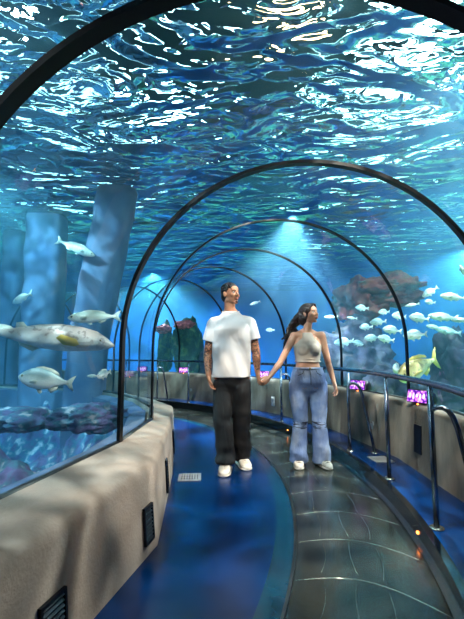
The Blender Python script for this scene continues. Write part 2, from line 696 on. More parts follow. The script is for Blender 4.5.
def robj(name, bm, mat, parent=rail, sm=True):
    bmesh.ops.transform(bm, matrix=Matrix.Translation(-Vector(rail.location)), verts=bm.verts)
    return link_mesh(name, bm, mat, parent, sm)


bm = bmesh.new()
add_tube(bm, [pol(RR, t, ZR) for t in range(-48, 94)], .021, 12)
robj('top_rail', bm, M['steel'])
posts = [q + 1.3 for q in (-35.5, -27.2, -18.9, -10.6, -2.3, 6.0, 14.3, 22.6, 30.9, 39.2, 47.5, 55.8, 64.1, 72.4, 80.7, 89)]
for i, t in enumerate(posts):
    bm = bmesh.new()
    add_tube(bm, [pol(RR, t, .12), pol(RR, t, ZR - .01)], .017, 12)
    po = robj('post', bm, M['steel'])
    bm = bmesh.new()
    add_tube(bm, [pol(RR, t, .12), pol(RR, t, .128)], .042, 16)
    for a in range(4):
        add_ell(bm, pol(RR, t, .13) + Vector((math.cos(a * PI / 2 + .7), math.sin(a * PI / 2 + .7), 0)) * .03, (.006, .006, .005), seg=8, rng=6)
    fl = robj('base_flange', bm, M['plate_trim'])
    fl['label'] = 'bright bolted foot plate'
    if i % 2 == 1:
        pts = [(0, .80), (.03, .82), (.06, .82), (.085, .805), (.105, .77), (.125, .70), (.22, .12)]
        bm = bmesh.new()
        add_tube(bm, [pol(RR + a, t - 1.0 * a / .22, z) for a, z in pts], .016, 10)
        robj('brace', bm, M['steel'])
        bm = bmesh.new()
        add_tube(bm, [pol(RR + .22, t - 1.0, .12), pol(RR + .22, t - 1.0, .127)], .034, 14)
        robj('base_flange', bm, M['plate_trim'])

# ------------------------------------------------------------------ info screens
def screen_mat():
    nt = NT('purple display')
    v = coord(nt, (1, 1, 1))
    vo = nt.n('ShaderNodeTexVoronoi', Vector=v, Scale=38)
    col = ramp(nt, vo.outputs['Distance'], [(.1, rgb(255, 225, 255)), (.35, rgb(226, 120, 240)), (.6, rgb(120, 40, 190)), (.8, rgb(70, 20, 140))])
    e = nt.n('ShaderNodeEmission', Color=col, Strength=1.5)
    nt.t.links.new(e.outputs[0], nt.out.inputs[0])
    return nt.m


M['screen'] = screen_mat()
M['screen_icon'] = emit('pale display picture', rgb(250, 225, 255), 1.5)


def make_screen():
    t = empty('info_screen')
    bm = bmesh.new()   # wedge housing, display faces local -Y
    W, H = .112, .125
    pf = [(-.012, -H / 2), (.02, H / 2), (.10, .03), (.13, -.035), (.10, -H / 2)]
    a = [bm.verts.new((-W, y, z)) for y, z in pf]
    b = [bm.verts.new((W, y, z)) for y, z in pf]
    m = len(pf)
    for j in range(m):
        bm.faces.new((a[j], a[(j + 1) % m], b[(j + 1) % m], b[j]))
    bm.faces.new(a[::-1]); bm.faces.new(b)
    bmesh.ops.bevel(bm, geom=bm.edges[:], offset=.006, segments=2, affect='EDGES')
    link_mesh('housing', bm, M['housing'], t)
    tilt = Matrix.Rotation(-math.atan2(.032, H), 3, 'X')
    bm = bmesh.new()
    add_box(bm, (0, -.002, 0), (.205, .006, .105), tilt)
    d = link_mesh('display', bm, M['screen'], t, False)
    d['label'] = 'lit purple display'
    for k, (px, w, h) in enumerate(((-.072, .028, .05), (-.036, .022, .06), (0, .028, .035), (.036, .022, .058), (.072, .028, .048))):
        bm = bmesh.new()
        add_ell(bm, tilt @ Vector((px, -.006, .004 * (-1) ** k)), (w / 2, .002, h / 2), tilt, 12, 8)
        link_mesh('picture', bm, M['screen_icon'], d)
    bm = bmesh.new()
    add_tube(bm, [(0, .05, -H / 2 + .01), (0, .05, -H / 2 - .03)], .02, 10)
    link_mesh('mount', bm, M['steel'], t)
    bm = bmesh.new()
    add_ell(bm, (-.01, .012, -H / 2 - .01), (.007, .007, .007), seg=10, rng=8)
    link_mesh('indicator_lamp', bm, M['amber'], t)['label'] = 'small amber lamp'
    return t


scr = [(1.3, 'nearest purple display on the right wall beside the handrail brace'),
       (12.0, 'purple display on the right wall at the woman right hand side'),
       (22.2, 'purple display on the wall hidden behind the woman'),
       (33.2, 'small purple display on the far wall between the couple, over their joined hands'),
       (43, 'purple display on the far wall behind the man'),
       (53.4, 'small purple display on the far wall left of the man, below the reef columns'),
       (64, 'purple display seen through the glass left of the wall end'),
       (74, 'farthest purple display round the bend, seen through the left glass')]
proto = None
for k, (th, lab) in enumerate(scr):
    if proto is None:
        o = proto = make_screen()
    else:
        o = copy_tree(proto)
    o.location = pol(6.765, th, .755)
    # local -Y faces the centre of the bend
    o.rotation_euler = (0, 0, R(th) - PI / 2 + R(24))
    tag(o, lab, 'screen', 'purple information displays on the right wall')

# ------------------------------------------------------------------ tank: walls, seabed, water
WZ = 3.75       # height of the water surface
TX0, TX1, TY0, TY1 = -13.0, 11.0, -5.0, 17.0
TB = -1.2


def slab(name, lo, hi, mat, label):
    bm = bmesh.new()
    add_box(bm, [(a + b) / 2 for a, b in zip(lo, hi)], [b - a for a, b in zip(lo, hi)])
    return struct(link_mesh(name, bm, mat, smooth=False), label)


HZ = 7.4
slab('wall_left', (TX0 - .3, TY0, TB), (TX0 + .06, TY1, HZ), M['tank_wall'], 'blue tank wall far left')
slab('wall_right', (TX1 - .06, TY0, TB), (TX1 + .3, TY1, HZ), M['tank_wall'], 'blue tank wall far right')
slab('wall_far', (TX0, TY1 - .06, TB), (TX1, TY1 + .3, HZ), M['tank_wall'], 'blue tank wall at the far end')
slab('wall_back', (TX0, TY0 - .3, TB), (TX1, TY0 + .06, HZ), M['tank_wall'], 'blue tank wall behind the camera')
slab('ceiling', (TX0, TY0, HZ), (TX1, TY1, HZ + .2), M['hall'], 'dark ceiling of the hall above the water')


def fbm(x, y, s=1., o=5, z=0):
    return noise.fractal(Vector((x * s, y * s, z)), 1.0, 2.0, o, noise_basis='PERLIN_ORIGINAL')


def smoothstep(a, b, x):
    t = min(1, max(0, (x - a) / (b - a)))
    return t * t * (3 - 2 * t)


def bed_h(x, y, r):
    h = -.75 + .12 * fbm(x, y, .5)
    if r < 5.6:
        m = math.exp(-((x + 2.9) / 1.9) ** 2 - ((y - 2.9) / 1.7) ** 2)
        h += 1.32 * m
        h += 1.0 * math.exp(-((4.35 - r) / .5) ** 2) * (1 - m)
    else:
        h += .75 * smoothstep(10.5, 7.2, r) + .75 * math.exp(-((x - 3.9) / 1.3) ** 2 - ((y - 7.2) / 1.8) ** 2)
    rough = abs(fbm(x, y, 2.2, 6, 3)) * .28 + .06 * fbm(x, y, 7, 3)
    return min(h + rough * (1.0 if r < 5.6 else .55), .44 if 4.0 < r < 7.3 else 9)


bm = bmesh.new()
nth = 560
radii = []
r_ = .3
while r_ < 17.5:
    radii.append(r_)
    r_ += .055 if 2.2 < r_ < 8.5 else .16
lay = {}
cut_th = (-47, 100)
grid = []
for i, r in enumerate(radii):
    row = []
    for j in range(nth):
        th = -180 + 360 * j / nth
        p = pol(r, th)
        ok = TX0 - .1 < p.x < TX1 + .1 and TY0 - .1 < p.y < TY1 + .1
        if ok and p.y < 1.6 and abs(p.x - (.19 if p.y > .5 else -.3)) < 1.7 and p.y > -2.2:
            ok = False
        if not ok or (4.27 < r < 6.97 and -30 < th < 97 and p.y > 1.0):
            row.append(None)
        else:
            row.append(bm.verts.new((p.x, p.y, bed_h(p.x, p.y, r))))
    grid.append(row)
for i in range(len(radii) - 1):
    for j in range(nth):
        q = [grid[i][j], grid[i][(j + 1) % nth], grid[i + 1][(j + 1) % nth], grid[i + 1][j]]
        if all(q):
            f = bm.faces.new(q)
            c = f.calc_center_median()
            f.material_index = 1 if (c.x > 1.5 or c.y > 9.5) else 0
bmesh.ops.delete(bm, geom=[v for v in bm.verts if not v.link_faces], context='VERTS')
o = link_mesh('seabed', bm, [M['seabed'], M['sand']])
tag(o, 'rubble and sand seabed of the tank on both sides of the tunnel', 'seabed', kind='structure')


# water: one body of water with the tunnel hollow inside it
def water_mat():
    nt = NT('tank water')
    geo = nt.n('ShaderNodeNewGeometry')
    tc = nt.n('ShaderNodeTexCoord')
    at_ = nt.n('ShaderNodeAttribute', _attribute_name='top')
    wv = nt.n('ShaderNodeMapping', Vector=tc.outputs['Object'], Scale=(.8, 1.25, 1), Rotation=(0, 0, R(25)))
    n1 = nt.n('ShaderNodeTexNoise', Vector=wv.outputs[0], Scale=.95, Detail=1.5, Distortion=1.6)
    n2 = nt.n('ShaderNodeTexNoise', Vector=wv.outputs[0], Scale=3.3, Detail=1.5, Distortion=1.2)
    n0 = nt.n('ShaderNodeTexNoise', Vector=wv.outputs[0], Scale=.28, Detail=0)
    n0m = nt.n('ShaderNodeMath', _operation='MULTIPLY_ADD', i0=n0.outputs['Fac'], i1=1.6, i2=n1.outputs['Fac'])
    add = nt.n('ShaderNodeMath', _operation='MULTIPLY_ADD', i0=n2.outputs['Fac'], i1=.22, i2=n0m.outputs[0])
    bp = nt.n('ShaderNodeBump', Height=add.outputs[0], Strength=1.0, Distance=.43)
    gl = nt.n('ShaderNodeBsdfGlass', Color=(.92, 1, 1, 1), Roughness=0.06, IOR=1.33, Normal=bp.outputs[0])
    tr = nt.n('ShaderNodeBsdfTransparent', Color=(1, 1, 1, 1))
    mx = nt.n('ShaderNodeMixShader', i0=at_.outputs['Fac'], i1=tr.outputs[0], i2=gl.outputs[0])
    ab = nt.n('ShaderNodeVolumeAbsorption', Color=(.12, .72, .93, 1), Density=.20)
    sca = nt.n('ShaderNodeVolumeScatter', Color=(.25, .72, 1, 1), Density=.048, Anisotropy=.2)
    av = nt.n('ShaderNodeAddShader', i0=ab.outputs[0], i1=sca.outputs[0])
    nt.t.links.new(mx.outputs[0], nt.out.inputs['Surface'])
    nt.t.links.new(av.outputs[0], nt.out.inputs['Volume'])
    nt.m.cycles.homogeneous_volume = True
    return nt.m


M['water'] = water_mat()
bm = bmesh.new()
tl = bm.faces.layers.int.new('toplayer')
vb = [bm.verts.new(v) for v in ((TX0, TY0, TB + .0), (TX1, TY0, TB), (TX1, TY1, TB), (TX0, TY1, TB), (TX0, TY0, WZ), (TX1, TY0, WZ), (TX1, TY1, WZ), (TX0, TY1, WZ))]
for idx, top in (((0, 3, 2, 1), 0), ((4, 5, 6, 7), 1), ((0, 1, 5, 4), 0), ((1, 2, 6, 5), 0), ((2, 3, 7, 6), 0), ((3, 0, 4, 7), 0)):
    f = bm.faces.new([vb[k] for k in idx])
    f[tl] = top
# hollow (normals pointing into the tunnel, away from the water)
hr = [[bm.verts.new(p) for p in ring_pts(rg, .035, zl=-.16, zr=-.16, na=36)] for rg in rings]
for a, b in zip(hr, hr[1:]):
    m = len(a)
    for k in range(m):
        bm.faces.new((a[k], a[(k + 1) % m], b[(k + 1) % m], b[k]))
bm.faces.new(hr[0][::-1])
bm.faces.new(hr[-1])
bm.normal_update()
f = [f for f in bm.faces if hr[3][20] in f.verts][0]
cc = Vector((*rings[3][:2], 1.0))
if f.normal.dot(cc - f.calc_center_median()) < 0:
    for f in bm.faces:
        if not any(v in f.verts for v in vb):
            f.normal_flip()
tops = [f[tl] for f in bm.faces]
o = link_mesh('water', bm, M['water'], smooth=False, recalc=False)
att = o.data.attributes.new('top', 'FLOAT', 'FACE')
for k, v in enumerate(tops):
    att.data[k].value = float(v)
tag(o, 'clear blue water filling the tank around the tunnel, with a rippled surface overhead', 'water', kind='stuff')

# ------------------------------------------------------------------ lamps above the water
M['lamp'] = emit('hall lamp panel', (.75, 1, 1, 1), 18)
lamp_spots = [(-4.0, 3.6, 3.0, 3.4), (-6.6, 6.4, 1.6, 3.0), (-2.6, .6, 1.8, 1.4), (3.8, 4.8, 3.4, 3.6), (4.6, 9.0, 2.4, 2.8), (6.6, 3.0, 1.6, 2.2), (-2.4, 12.0, 1.8, 2.4), (8.0, 12.5, 2, 2), (1.9, 1.4, 1.6, 1.0)]
for k, (x, y, w, d) in enumerate(lamp_spots):
    t = empty('hall_lamp', (x, y, 6.6))
    bm = bmesh.new()
    add_box(bm, (0, 0, .06), (w + .1, d + .1, .12))
    link_mesh('lamp_housing', bm, M['hall'], t, False)
    bm = bmesh.new()
    add_box(bm, (0, 0, -.01), (w, d, .02))
    link_mesh('diffuser', bm, M['lamp'], t, False)
    for s in (-1, 1):
        bm = bmesh.new()
        add_tube(bm, [(s * w * .4, 0, .1), (s * w * .4, 0, HZ - 6.6)], .02, 6)
        link_mesh('hanger', bm, M['hall'], t)
    tag(t, 'broad white lamp panel hanging over the water, seen broken up by its ripples', 'lamp', 'lamp panels above the water')


M['window_light'] = emit('daylight behind hall window', (.6, .97, 1, 1), 5)  # added glowing panels that make bright streaks on the rippled surface
for x0, x1, lab in ((-10.8, -5.2, 'bright hall window above the water on the far wall, left half'), (3.0, 9.6, 'bright hall window above the water on the far wall, right half')):
    t = empty('hall_window', ((x0 + x1) / 2, TY1 - .12, 5.5))
    w_ = x1 - x0
    bm = bmesh.new()
    add_box(bm, (0, 0, 0), (w_, .04, 2.8))
    link_mesh('pane', bm, M['window_light'], t, False)
    bm = bmesh.new()
    for q in range(5):
        add_box(bm, ((q / 4 - .5) * w_, -.04, 0), (.1, .06, 2.9))
    for q in (-1, 0, 1):
        add_box(bm, (0, -.04, q * 1.4), (w_, .06, .1))
    link_mesh('window_frame', bm, M['arch'], t, False)
    tag(t, lab, 'window', 'tall windows of the hall above the water')
M['lamp_warm'] = emit('warm stage lamp', (1, .55, .28, 1), 22)  # invented coloured tubes, put in to tint the ripples tan and pink
M['lamp_pink'] = emit('magenta stage lamp', (.9, .2, .75, 1), 26)
for nm, x, y, ln, mt, lab in (('stage_lamp', .1, 4.6, 1.6, 'lamp_warm', 'warm orange tube lamp hanging over the middle of the tunnel'),
                              ('stage_lamp', .9, 6.4, 1.4, 'lamp_warm', 'warm orange tube lamp hanging farther on over the bend'),
                              ('stage_lamp', -1.5, 4.1, 1.0, 'lamp_pink', 'magenta tube lamp hanging above the left side of the tunnel')):
    t = empty(nm, (x, y, 6.0))
    bm = bmesh.new()
    add_tube(bm, [(-ln / 2, 0, 0), (ln / 2, 0, 0)], .1, 14)
    link_mesh('tube', bm, M[mt], t)
    for q in (-1, 1):
        bm = bmesh.new()
        add_tube(bm, [(q * ln / 2, 0, .08), (q * ln / 2, 0, 1.4)], .015, 6)
        link_mesh('hanger', bm, M['hall'], t)
    tag(t, lab, 'lamp', 'coloured tube lamps above the water')


# ------------------------------------------------------------------ rocks
def rock(name, c, r, mat, label, seed=0, rough=.35, cat='rock', flat=None, sub=5):
    bm = bmesh.new()
    bmesh.ops.create_icosphere(bm, subdivisions=sub, radius=1)
    off = Vector((seed * 7.3, seed * 3.1, seed * 1.7))
    for v in bm.verts:
        p = v.co.copy()
        d = 1 + rough * noise.fractal(p * 1.3 + off, 1, 2, 5, noise_basis='PERLIN_ORIGINAL') \
            + rough * .45 * (abs(noise.fractal(p * 3.5 + off, 1, 2, 4, noise_basis='PERLIN_ORIGINAL')) - .2)
        v.co = Vector((p.x * r[0], p.y * r[1], p.z * r[2])) * d
    o = link_mesh(name, bm, mat)
    o.location = c
    o.rotation_euler = (0, 0, seed)
    tag(o, label, cat, 'reef rocks in the tank')
    return o


def rk(px, py, D, w, h, dep, *a, **k):
    """rock centred at px, py with pixel half sizes w, h"""
    p = at(px, py, D)
    return rock('reef_rock', p, (w * D / FPX, dep, h * D / FPX), *a, **k)


# right hand reef
rk(384, 291, 8.6, 36, 15, .8, M['rock_red'], 'reddish brown reef ledge jutting right above the school of fish', 2, .5)
rk(358, 300, 8.9, 24, 22, .8, M['rock_red'], 'red crusted reef shoulder below the ledge, left of the school', 3, .4)
rk(352, 368, 8.3, 36, 44, .9, M['rock'], 'dark purple reef block at the woman right side, behind the first displays', 4, .4)
rk(382, 398, 7.0, 24, 26, .6, M['rock'], 'low dark rock heap on the seabed under the fish school', 5, .4)
rk(462, 372, 6.8, 26, 40, .7, M['rock'], 'dark rock stack at the right edge beyond the yellow fish', 6, .35)
rk(447, 398, 6.4, 14, 16, .4, M['rock'], 'small dark rock at the foot of the stack on the right edge', 7, .4)
# reef columns behind the man
rk(188, 351, 11.0, 10, 30, .4, M['rock_green'], 'weedy dark reef column beside the man elbow at the left', 8, .3)
rk(165, 351, 11.4, 6, 28, .3, M['rock_green'], 'thinner dark reef column left of the weedy one', 9, .3)
rock('coral_cap', at(185, 325, 10.85), (.26, .24, .12), M['coral_red'], 'red coral crust on top of the weedy reef column', 10, .4, 'coral')
rock('coral_cap', at(164, 329, 11.25), (.15, .2, .13), M['coral_red'], 'red coral crust on top of the thinner reef column', 11, .4, 'coral')
rk(214, 366, 11.2, 16, 20, .5, M['rock'], 'low rock heap behind the man shoulder blades', 12, .35)
# left side
rk(20, 420, 4.6, 30, 12, .4, M['seabed'], 'flat rubble boulder on the seabed at the left edge', 14, .35)
rk(88, 418, 4.4, 24, 13, .4, M['seabed'], 'purple grey boulder on the seabed right of the flat one', 15, .35)


def pillar(pts, w, d, label, mat=M['pillar']):
    bm = bmesh.new()
    n = 26
    P = [Vector(p) for p in pts]
    rows = []
    for i in range(n + 1):
        f = i / n * (len(P) - 1)
        a = min(int(f), len(P) - 2)
        c = P[a].lerp(P[a + 1], f - a)
        rr = []
        for j in range(20):
            t = 2 * PI * j / 20
            ca, sa = math.cos(t), math.sin(t)
            k = (abs(ca) ** 4 + abs(sa) ** 4) ** (-.25)
            e = 1 + .10 * noise.noise(Vector((ca * 1.5, sa * 1.5, c.z * 2 + c.x)))
            rr.append(bm.verts.new(c + Vector((ca * k * w * e, sa * k * d * e, 0))))
        rows.append(rr)
    for a, b in zip(rows, rows[1:]):
        for j in range(20):
            bm.faces.new((a[j], a[(j + 1) % 20], b[(j + 1) % 20], b[j]))
    bm.faces.new(rows[0][::-1]); bm.faces.new(rows[-1])
    o = link_mesh('tank_pillar', bm, mat)
    tag(o, label, 'pillar', 'pale pillars in the left part of the tank')
    return o


a = at(42, 352, 7.5)
pillar([(a.x, a.y, TB), (a.x, a.y, 1.4), (a.x - .02, a.y, WZ - .02)], .33, .3, 'pale concrete pillar standing in the water at the far left')
a = at(90, 330, 6.6)
b = at(118, 205, 6.2)
pillar([(a.x - .1, a.y, TB), (a.x, a.y, 1.4), (b.x, b.y, WZ - .02)], .30, .26, 'pale leaning pillar between the left glass and the bend')
a = at(10, 330, 8.5)
pillar([(a.x, a.y, TB), (a.x, a.y, WZ - .02)], .2, .2, 'narrow pale pillar at the left edge of the view')

# ------------------------------------------------------------------ fish
def fish_mat(name, top, side, belly, spots=None, metal=.25, rough=.38, h=.2):
    nt = NT(name)
    tc = nt.n('ShaderNodeTexCoord')
    sp = nt.n('ShaderNodeSeparateXYZ', Vector=tc.outputs['Object'])
    mr = nt.n('ShaderNodeMapRange', Value=sp.outputs['Z'])
    mr.inputs['From Min'].default_value = -h
    mr.inputs['From Max'].default_value = h
    no = nt.n('ShaderNodeTexNoise', Vector=tc.outputs['Object'], Scale=9, Detail=5)
    ad = nt.n('ShaderNodeMath', _operation='MULTIPLY_ADD', i0=no.outputs['Fac'], i1=.3, i2=mr.outputs[0])
    col = ramp(nt, ad.outputs[0], [(.3, belly), (.62, side), (.86, top)])
    if spots:
        s2 = nt.n('ShaderNodeTexNoise', Vector=tc.outputs['Object'], Scale=16, Detail=6)
        k = nt.n('ShaderNodeMath', _operation='GREATER_THAN', i0=s2.outputs['Fac'], i1=.56)
        k2 = nt.n('ShaderNodeMath', _operation='MULTIPLY', i0=k.outputs[0], i1=mr.outputs[0])
        mx = nt.n('ShaderNodeMix', _data_type='RGBA', _blend_type='MIX')
        nt.set(mx, 0, k2.outputs[0])
        nt.set(mx, 6, col)
        nt.set(mx, 7, spots)
        col = mx.outputs[2]
    sc_ = nt.n('ShaderNodeTexVoronoi', Vector=tc.outputs['Object'], Scale=45)
    bp = nt.n('ShaderNodeBump', Height=sc_.outputs['Distance'], Strength=.15, Distance=.01)
    b = nt.n('ShaderNodeBsdfPrincipled', Roughness=rough, Metallic=metal, Normal=bp.outputs[0])
    nt.set(b, 'Base Color', col)
    nt.t.links.new(b.outputs[0], nt.out.inputs[0])
    return nt.m


M['f_silver'] = fish_mat('silver bream skin', rgb(150, 176, 180), rgb(226, 236, 232), rgb(250, 250, 244))
M['f_pale'] = fish_mat('pale fish skin', rgb(196, 206, 190), rgb(236, 240, 226), rgb(252, 250, 240))
M['f_yellow'] = fish_mat('yellow fish skin', rgb(196, 170, 104), rgb(240, 222, 158), rgb(250, 244, 216), spots=rgb(120, 104, 74), h=.24)
M['f_sturgeon'] = fish_mat('mottled sturgeon skin', rgb(196, 178, 168), rgb(206, 206, 200), rgb(240, 242, 238), spots=rgb(120, 100, 92), metal=.1, h=.12)
M['f_fin'] = pbr('pale fin', rgb(206, 214, 200), .5)
M['f_fin_y'] = pbr('yellow fin', rgb(222, 196, 92), .5)
M['f_eye'] = pbr('dark fish eye', rgb(12, 14, 18), .1)
M['f_eye_ring'] = pbr('gold eye ring', rgb(220, 196, 120), .2, .5)


def fin_mesh(outline, thick=.006):
    """outline in (x, z); thin solid, thinner towards the rim"""
    bm = bmesh.new()
    cx = sum(p[0] for p in outline) / len(outline)
    cz = sum(p[1] for p in outline) / len(outline)
    A = [bm.verts.new((x, 0.0015, z)) for x, z in outline]
    B = [bm.verts.new((x, -0.0015, z)) for x, z in outline]
    ca, cb = bm.verts.new((cx, thick, cz)), bm.verts.new((cx, -thick, cz))
    n = len(outline)
    for i in range(n):
        j = (i + 1) % n
        bm.faces.new((A[i], A[j], ca))
        bm.faces.new((B[j], B[i], cb))
        bm.faces.new((A[j], A[i], B[i], B[j]))
    return bm


def make_fish(kind):
    """unit length fish swimming towards +X"""
    spec = {
        'bream': dict(prof=[(0, .012, 0), (.03, .055, -.005), (.10, .115, .0), (.22, .175, .01), (.38, .2, .012), (.55, .17, .01), (.70, .105, .005), (.82, .048, 0), (.9, .032, 0)],
                      w=.42, mat=M['f_silver'], fin=M['f_fin'], tail=(.9, .15), name='silver_bream'),
        'slim': dict(prof=[(0, .01, 0), (.03, .04, 0), (.1, .075, 0), (.25, .115, 0), (.42, .12, 0), (.6, .095, 0), (.76, .055, 0), (.86, .026, 0), (.92, .02, 0)],
                     w=.6, mat=M['f_pale'], fin=M['f_fin'], tail=(.9, .12), name='pale_fish'),
        'amber': dict(prof=[(0, .02, -.02), (.03, .07, -.02), (.1, .13, -.01), (.22, .17, .0), (.38, .175, .0), (.55, .135, .0), (.70, .08, .0), (.82, .036, 0), (.88, .03, 0)],
                      w=.5, mat=M['f_yellow'], fin=M['f_fin_y'], tail=(.86, .2), name='yellow_grouper'),
        'sturgeon': dict(prof=[(0, .006, -.025), (.03, .028, -.02), (.08, .052, -.012), (.15, .078, 0), (.27, .098, .004), (.42, .106, .004), (.56, .094, .002), (.70, .066, 0), (.82, .036, 0), (.92, .02, .004)],
                         w=.95, mat=M['f_sturgeon'], fin=M['f_fin'], tail=(.9, .1), name='sturgeon'),
    }[kind]
    t = empty(spec['name'])
    bm = bmesh.new()
    pr = spec['prof']
    # smooth resample
    K = 26
    rows = []
    def samp(s):
        for (a, b) in zip(pr, pr[1:]):
            if s <= b[0]:
                f = (s - a[0]) / (b[0] - a[0])
                f = f * f * (3 - 2 * f) * .35 + f * .65
                return a[1] + (b[1] - a[1]) * f, a[2] + (b[2] - a[2]) * f
        return pr[-1][1], pr[-1][2]
    L = pr[-1][0]
    n = 18
    for i in range(K + 1):
        s = L * (i / K) ** 1.25
        hh, zc = samp(s)
        ww = hh * spec['w'] * (1.15 - .5 * max(0, s - .4))
        rows.append([bm.verts.new((.5 - s, math.cos(2 * PI * j / n) * ww, zc + math.sin(2 * PI * j / n) * hh)) for j in range(n)])
    for a, b in zip(rows, rows[1:]):
        for j in range(n):
            bm.faces.new((a[j], a[(j + 1) % n], b[(j + 1) % n], b[j]))
    bm.faces.new(rows[0][::-1]); bm.faces.new(rows[-1])
    link_mesh('body', bm, spec['mat'], t)
    tx, th = spec['tail']
    x0 = .5 - tx
    if kind == 'sturgeon':
        bm = fin_mesh([(x0 + .02, .014), (x0 - .06, .05), (x0 - .16, .11), (x0 - .10, .02), (x0 - .07, -.045), (x0 - .01, -.014)])
    else:
        bm = fin_mesh([(x0 + .03, .03), (x0 - .06, th * .75), (x0 - .13, th), (x0 - .075, 0), (x0 - .13, -th), (x0 - .06, -th * .75), (x0 + .03, -.03)])
    link_mesh('tail_fin', bm, spec['fin'], t)
    H = max(p[1] for p in pr)
    if kind == 'sturgeon':
        bm = fin_mesh([(-.16, .045), (-.22, .10), (-.27, .09), (-.27, .03)])
    else:
        bm = fin_mesh([(.26, H * .80), (.2, H * 1.1), (.08, H * 1.22), (-.08, H * 1.1), (-.2, H * .82), (-.24, H * .5), (-.1, H * .7), (.1, H * .85)])
    link_mesh('dorsal_fin', bm, spec['fin'], t)
    bm = fin_mesh([(-.06, -H * .8), (-.12, -H * 1.15), (-.22, -H * .8), (-.24, -H * .42), (-.12, -H * .6)])
    link_mesh('anal_fin', bm, spec['fin'], t)
    s_, zc_ = samp(.24)
    for sy in (-1, 1):
        bm = fin_mesh([(0, .0), (-.04, .03), (-.15, .015), (-.17, -.03), (-.1, -.06), (-.02, -.03)], .004)
        o = link_mesh('pectoral_fin', bm, M['f_fin_y'] if kind in ('sturgeon', 'amber') else spec['fin'], t)
        ww = s_ * spec['w'] * 1.1
        o.location = (.26, sy * ww * .92, -H * .35)
        o.rotation_euler = (R(35 * -sy), R(20), R(-28 * sy))
    if kind != 'sturgeon':
        bm = fin_mesh([(.16, -H * .88), (.08, -H * 1.35), (.03, -H * 1.2), (.05, -H * .9)])
    else:
        bm = fin_mesh([(-.08, -.055), (-.13, -.11), (-.17, -.1), (-.16, -.045)])
    link_mesh('pelvic_fin', bm, M['f_fin_y'] if kind == 'sturgeon' else spec['fin'], t)
    e_s = .085 if kind != 'sturgeon' else .10
    eh, ez = samp(e_s)
    for sy in (-1, 1):
        rr = .02 if kind != 'sturgeon' else .008
        bm = bmesh.new()
        add_ell(bm, (0, 0, 0), (rr, rr * .5, rr), seg=12, rng=8)
        o = link_mesh('eye', bm, M['f_eye'], t)
        o.location = (.5 - e_s, sy * eh * spec['w'] * 1.04, ez + eh * .25)
        bm = bmesh.new()
        bmesh.ops.create_cone(bm, cap_ends=True, segments=14, radius1=rr * 1.35, radius2=rr * 1.2, depth=rr * .3, matrix=Matrix.Rotation(PI / 2, 4, 'X'))
        link_mesh('eye_ring', bm, M['f_eye_ring'], o)
    return t


protos = {k: None for k in ('bream', 'slim', 'amber', 'sturgeon')}


def fish(kind, px, py, D, lpx, yaw, label, group=None, pitch=0, roll=0):
    """lpx: length in pixels as if seen broadside; yaw 0 swims to the right, 180 to the left"""
    if protos[kind] is None:
        o = protos[kind] = make_fish(kind)
    else:
        o = copy_tree(protos[kind])
    s = lpx * D / FPX
    o.location = at(px, py, D)
    o.scale = (s, s, s)
    o.rotation_euler = (R(roll), R(-pitch), R(yaw))
    tag(o, label, 'fish', group)
    return o


# left of the tunnel
fish('sturgeon', 50, 337, 3.35, 128, 3, 'long mottled brown and white sturgeon gliding right behind the left glass', pitch=-5)
fish('bream', 46, 380, 3.1, 53, 186, 'silver bream swimming left below the sturgeon', 'fish behind the left glass', pitch=8)
fish('bream', 104, 374, 3.6, 22, 250, 'small pale fish head on beside the first black arch on the left', 'fish behind the left glass', pitch=-10)
fish('slim', 93, 376, 4.2, 13, 170, 'tiny yellowish fish between the silver bream and the black arch', 'fish behind the left glass')
fish('slim', 94, 317, 4.3, 50, 190, 'slender pale fish just above the sturgeon head', 'fish behind the left glass', pitch=-3)
fish('slim', 3, 329, 3.6, 34, 200, 'pale fish leaving at the left edge above the sturgeon tail', 'fish behind the left glass', pitch=2)
fish('slim', 22, 298, 5.2, 32, 150, 'dim fish high above the sturgeon tail', 'fish behind the left glass', pitch=-14)
fish('slim', 76, 248, 6.0, 40, 8, 'thin pale fish near the surface at the upper left', 'fish behind the left glass', pitch=-22)
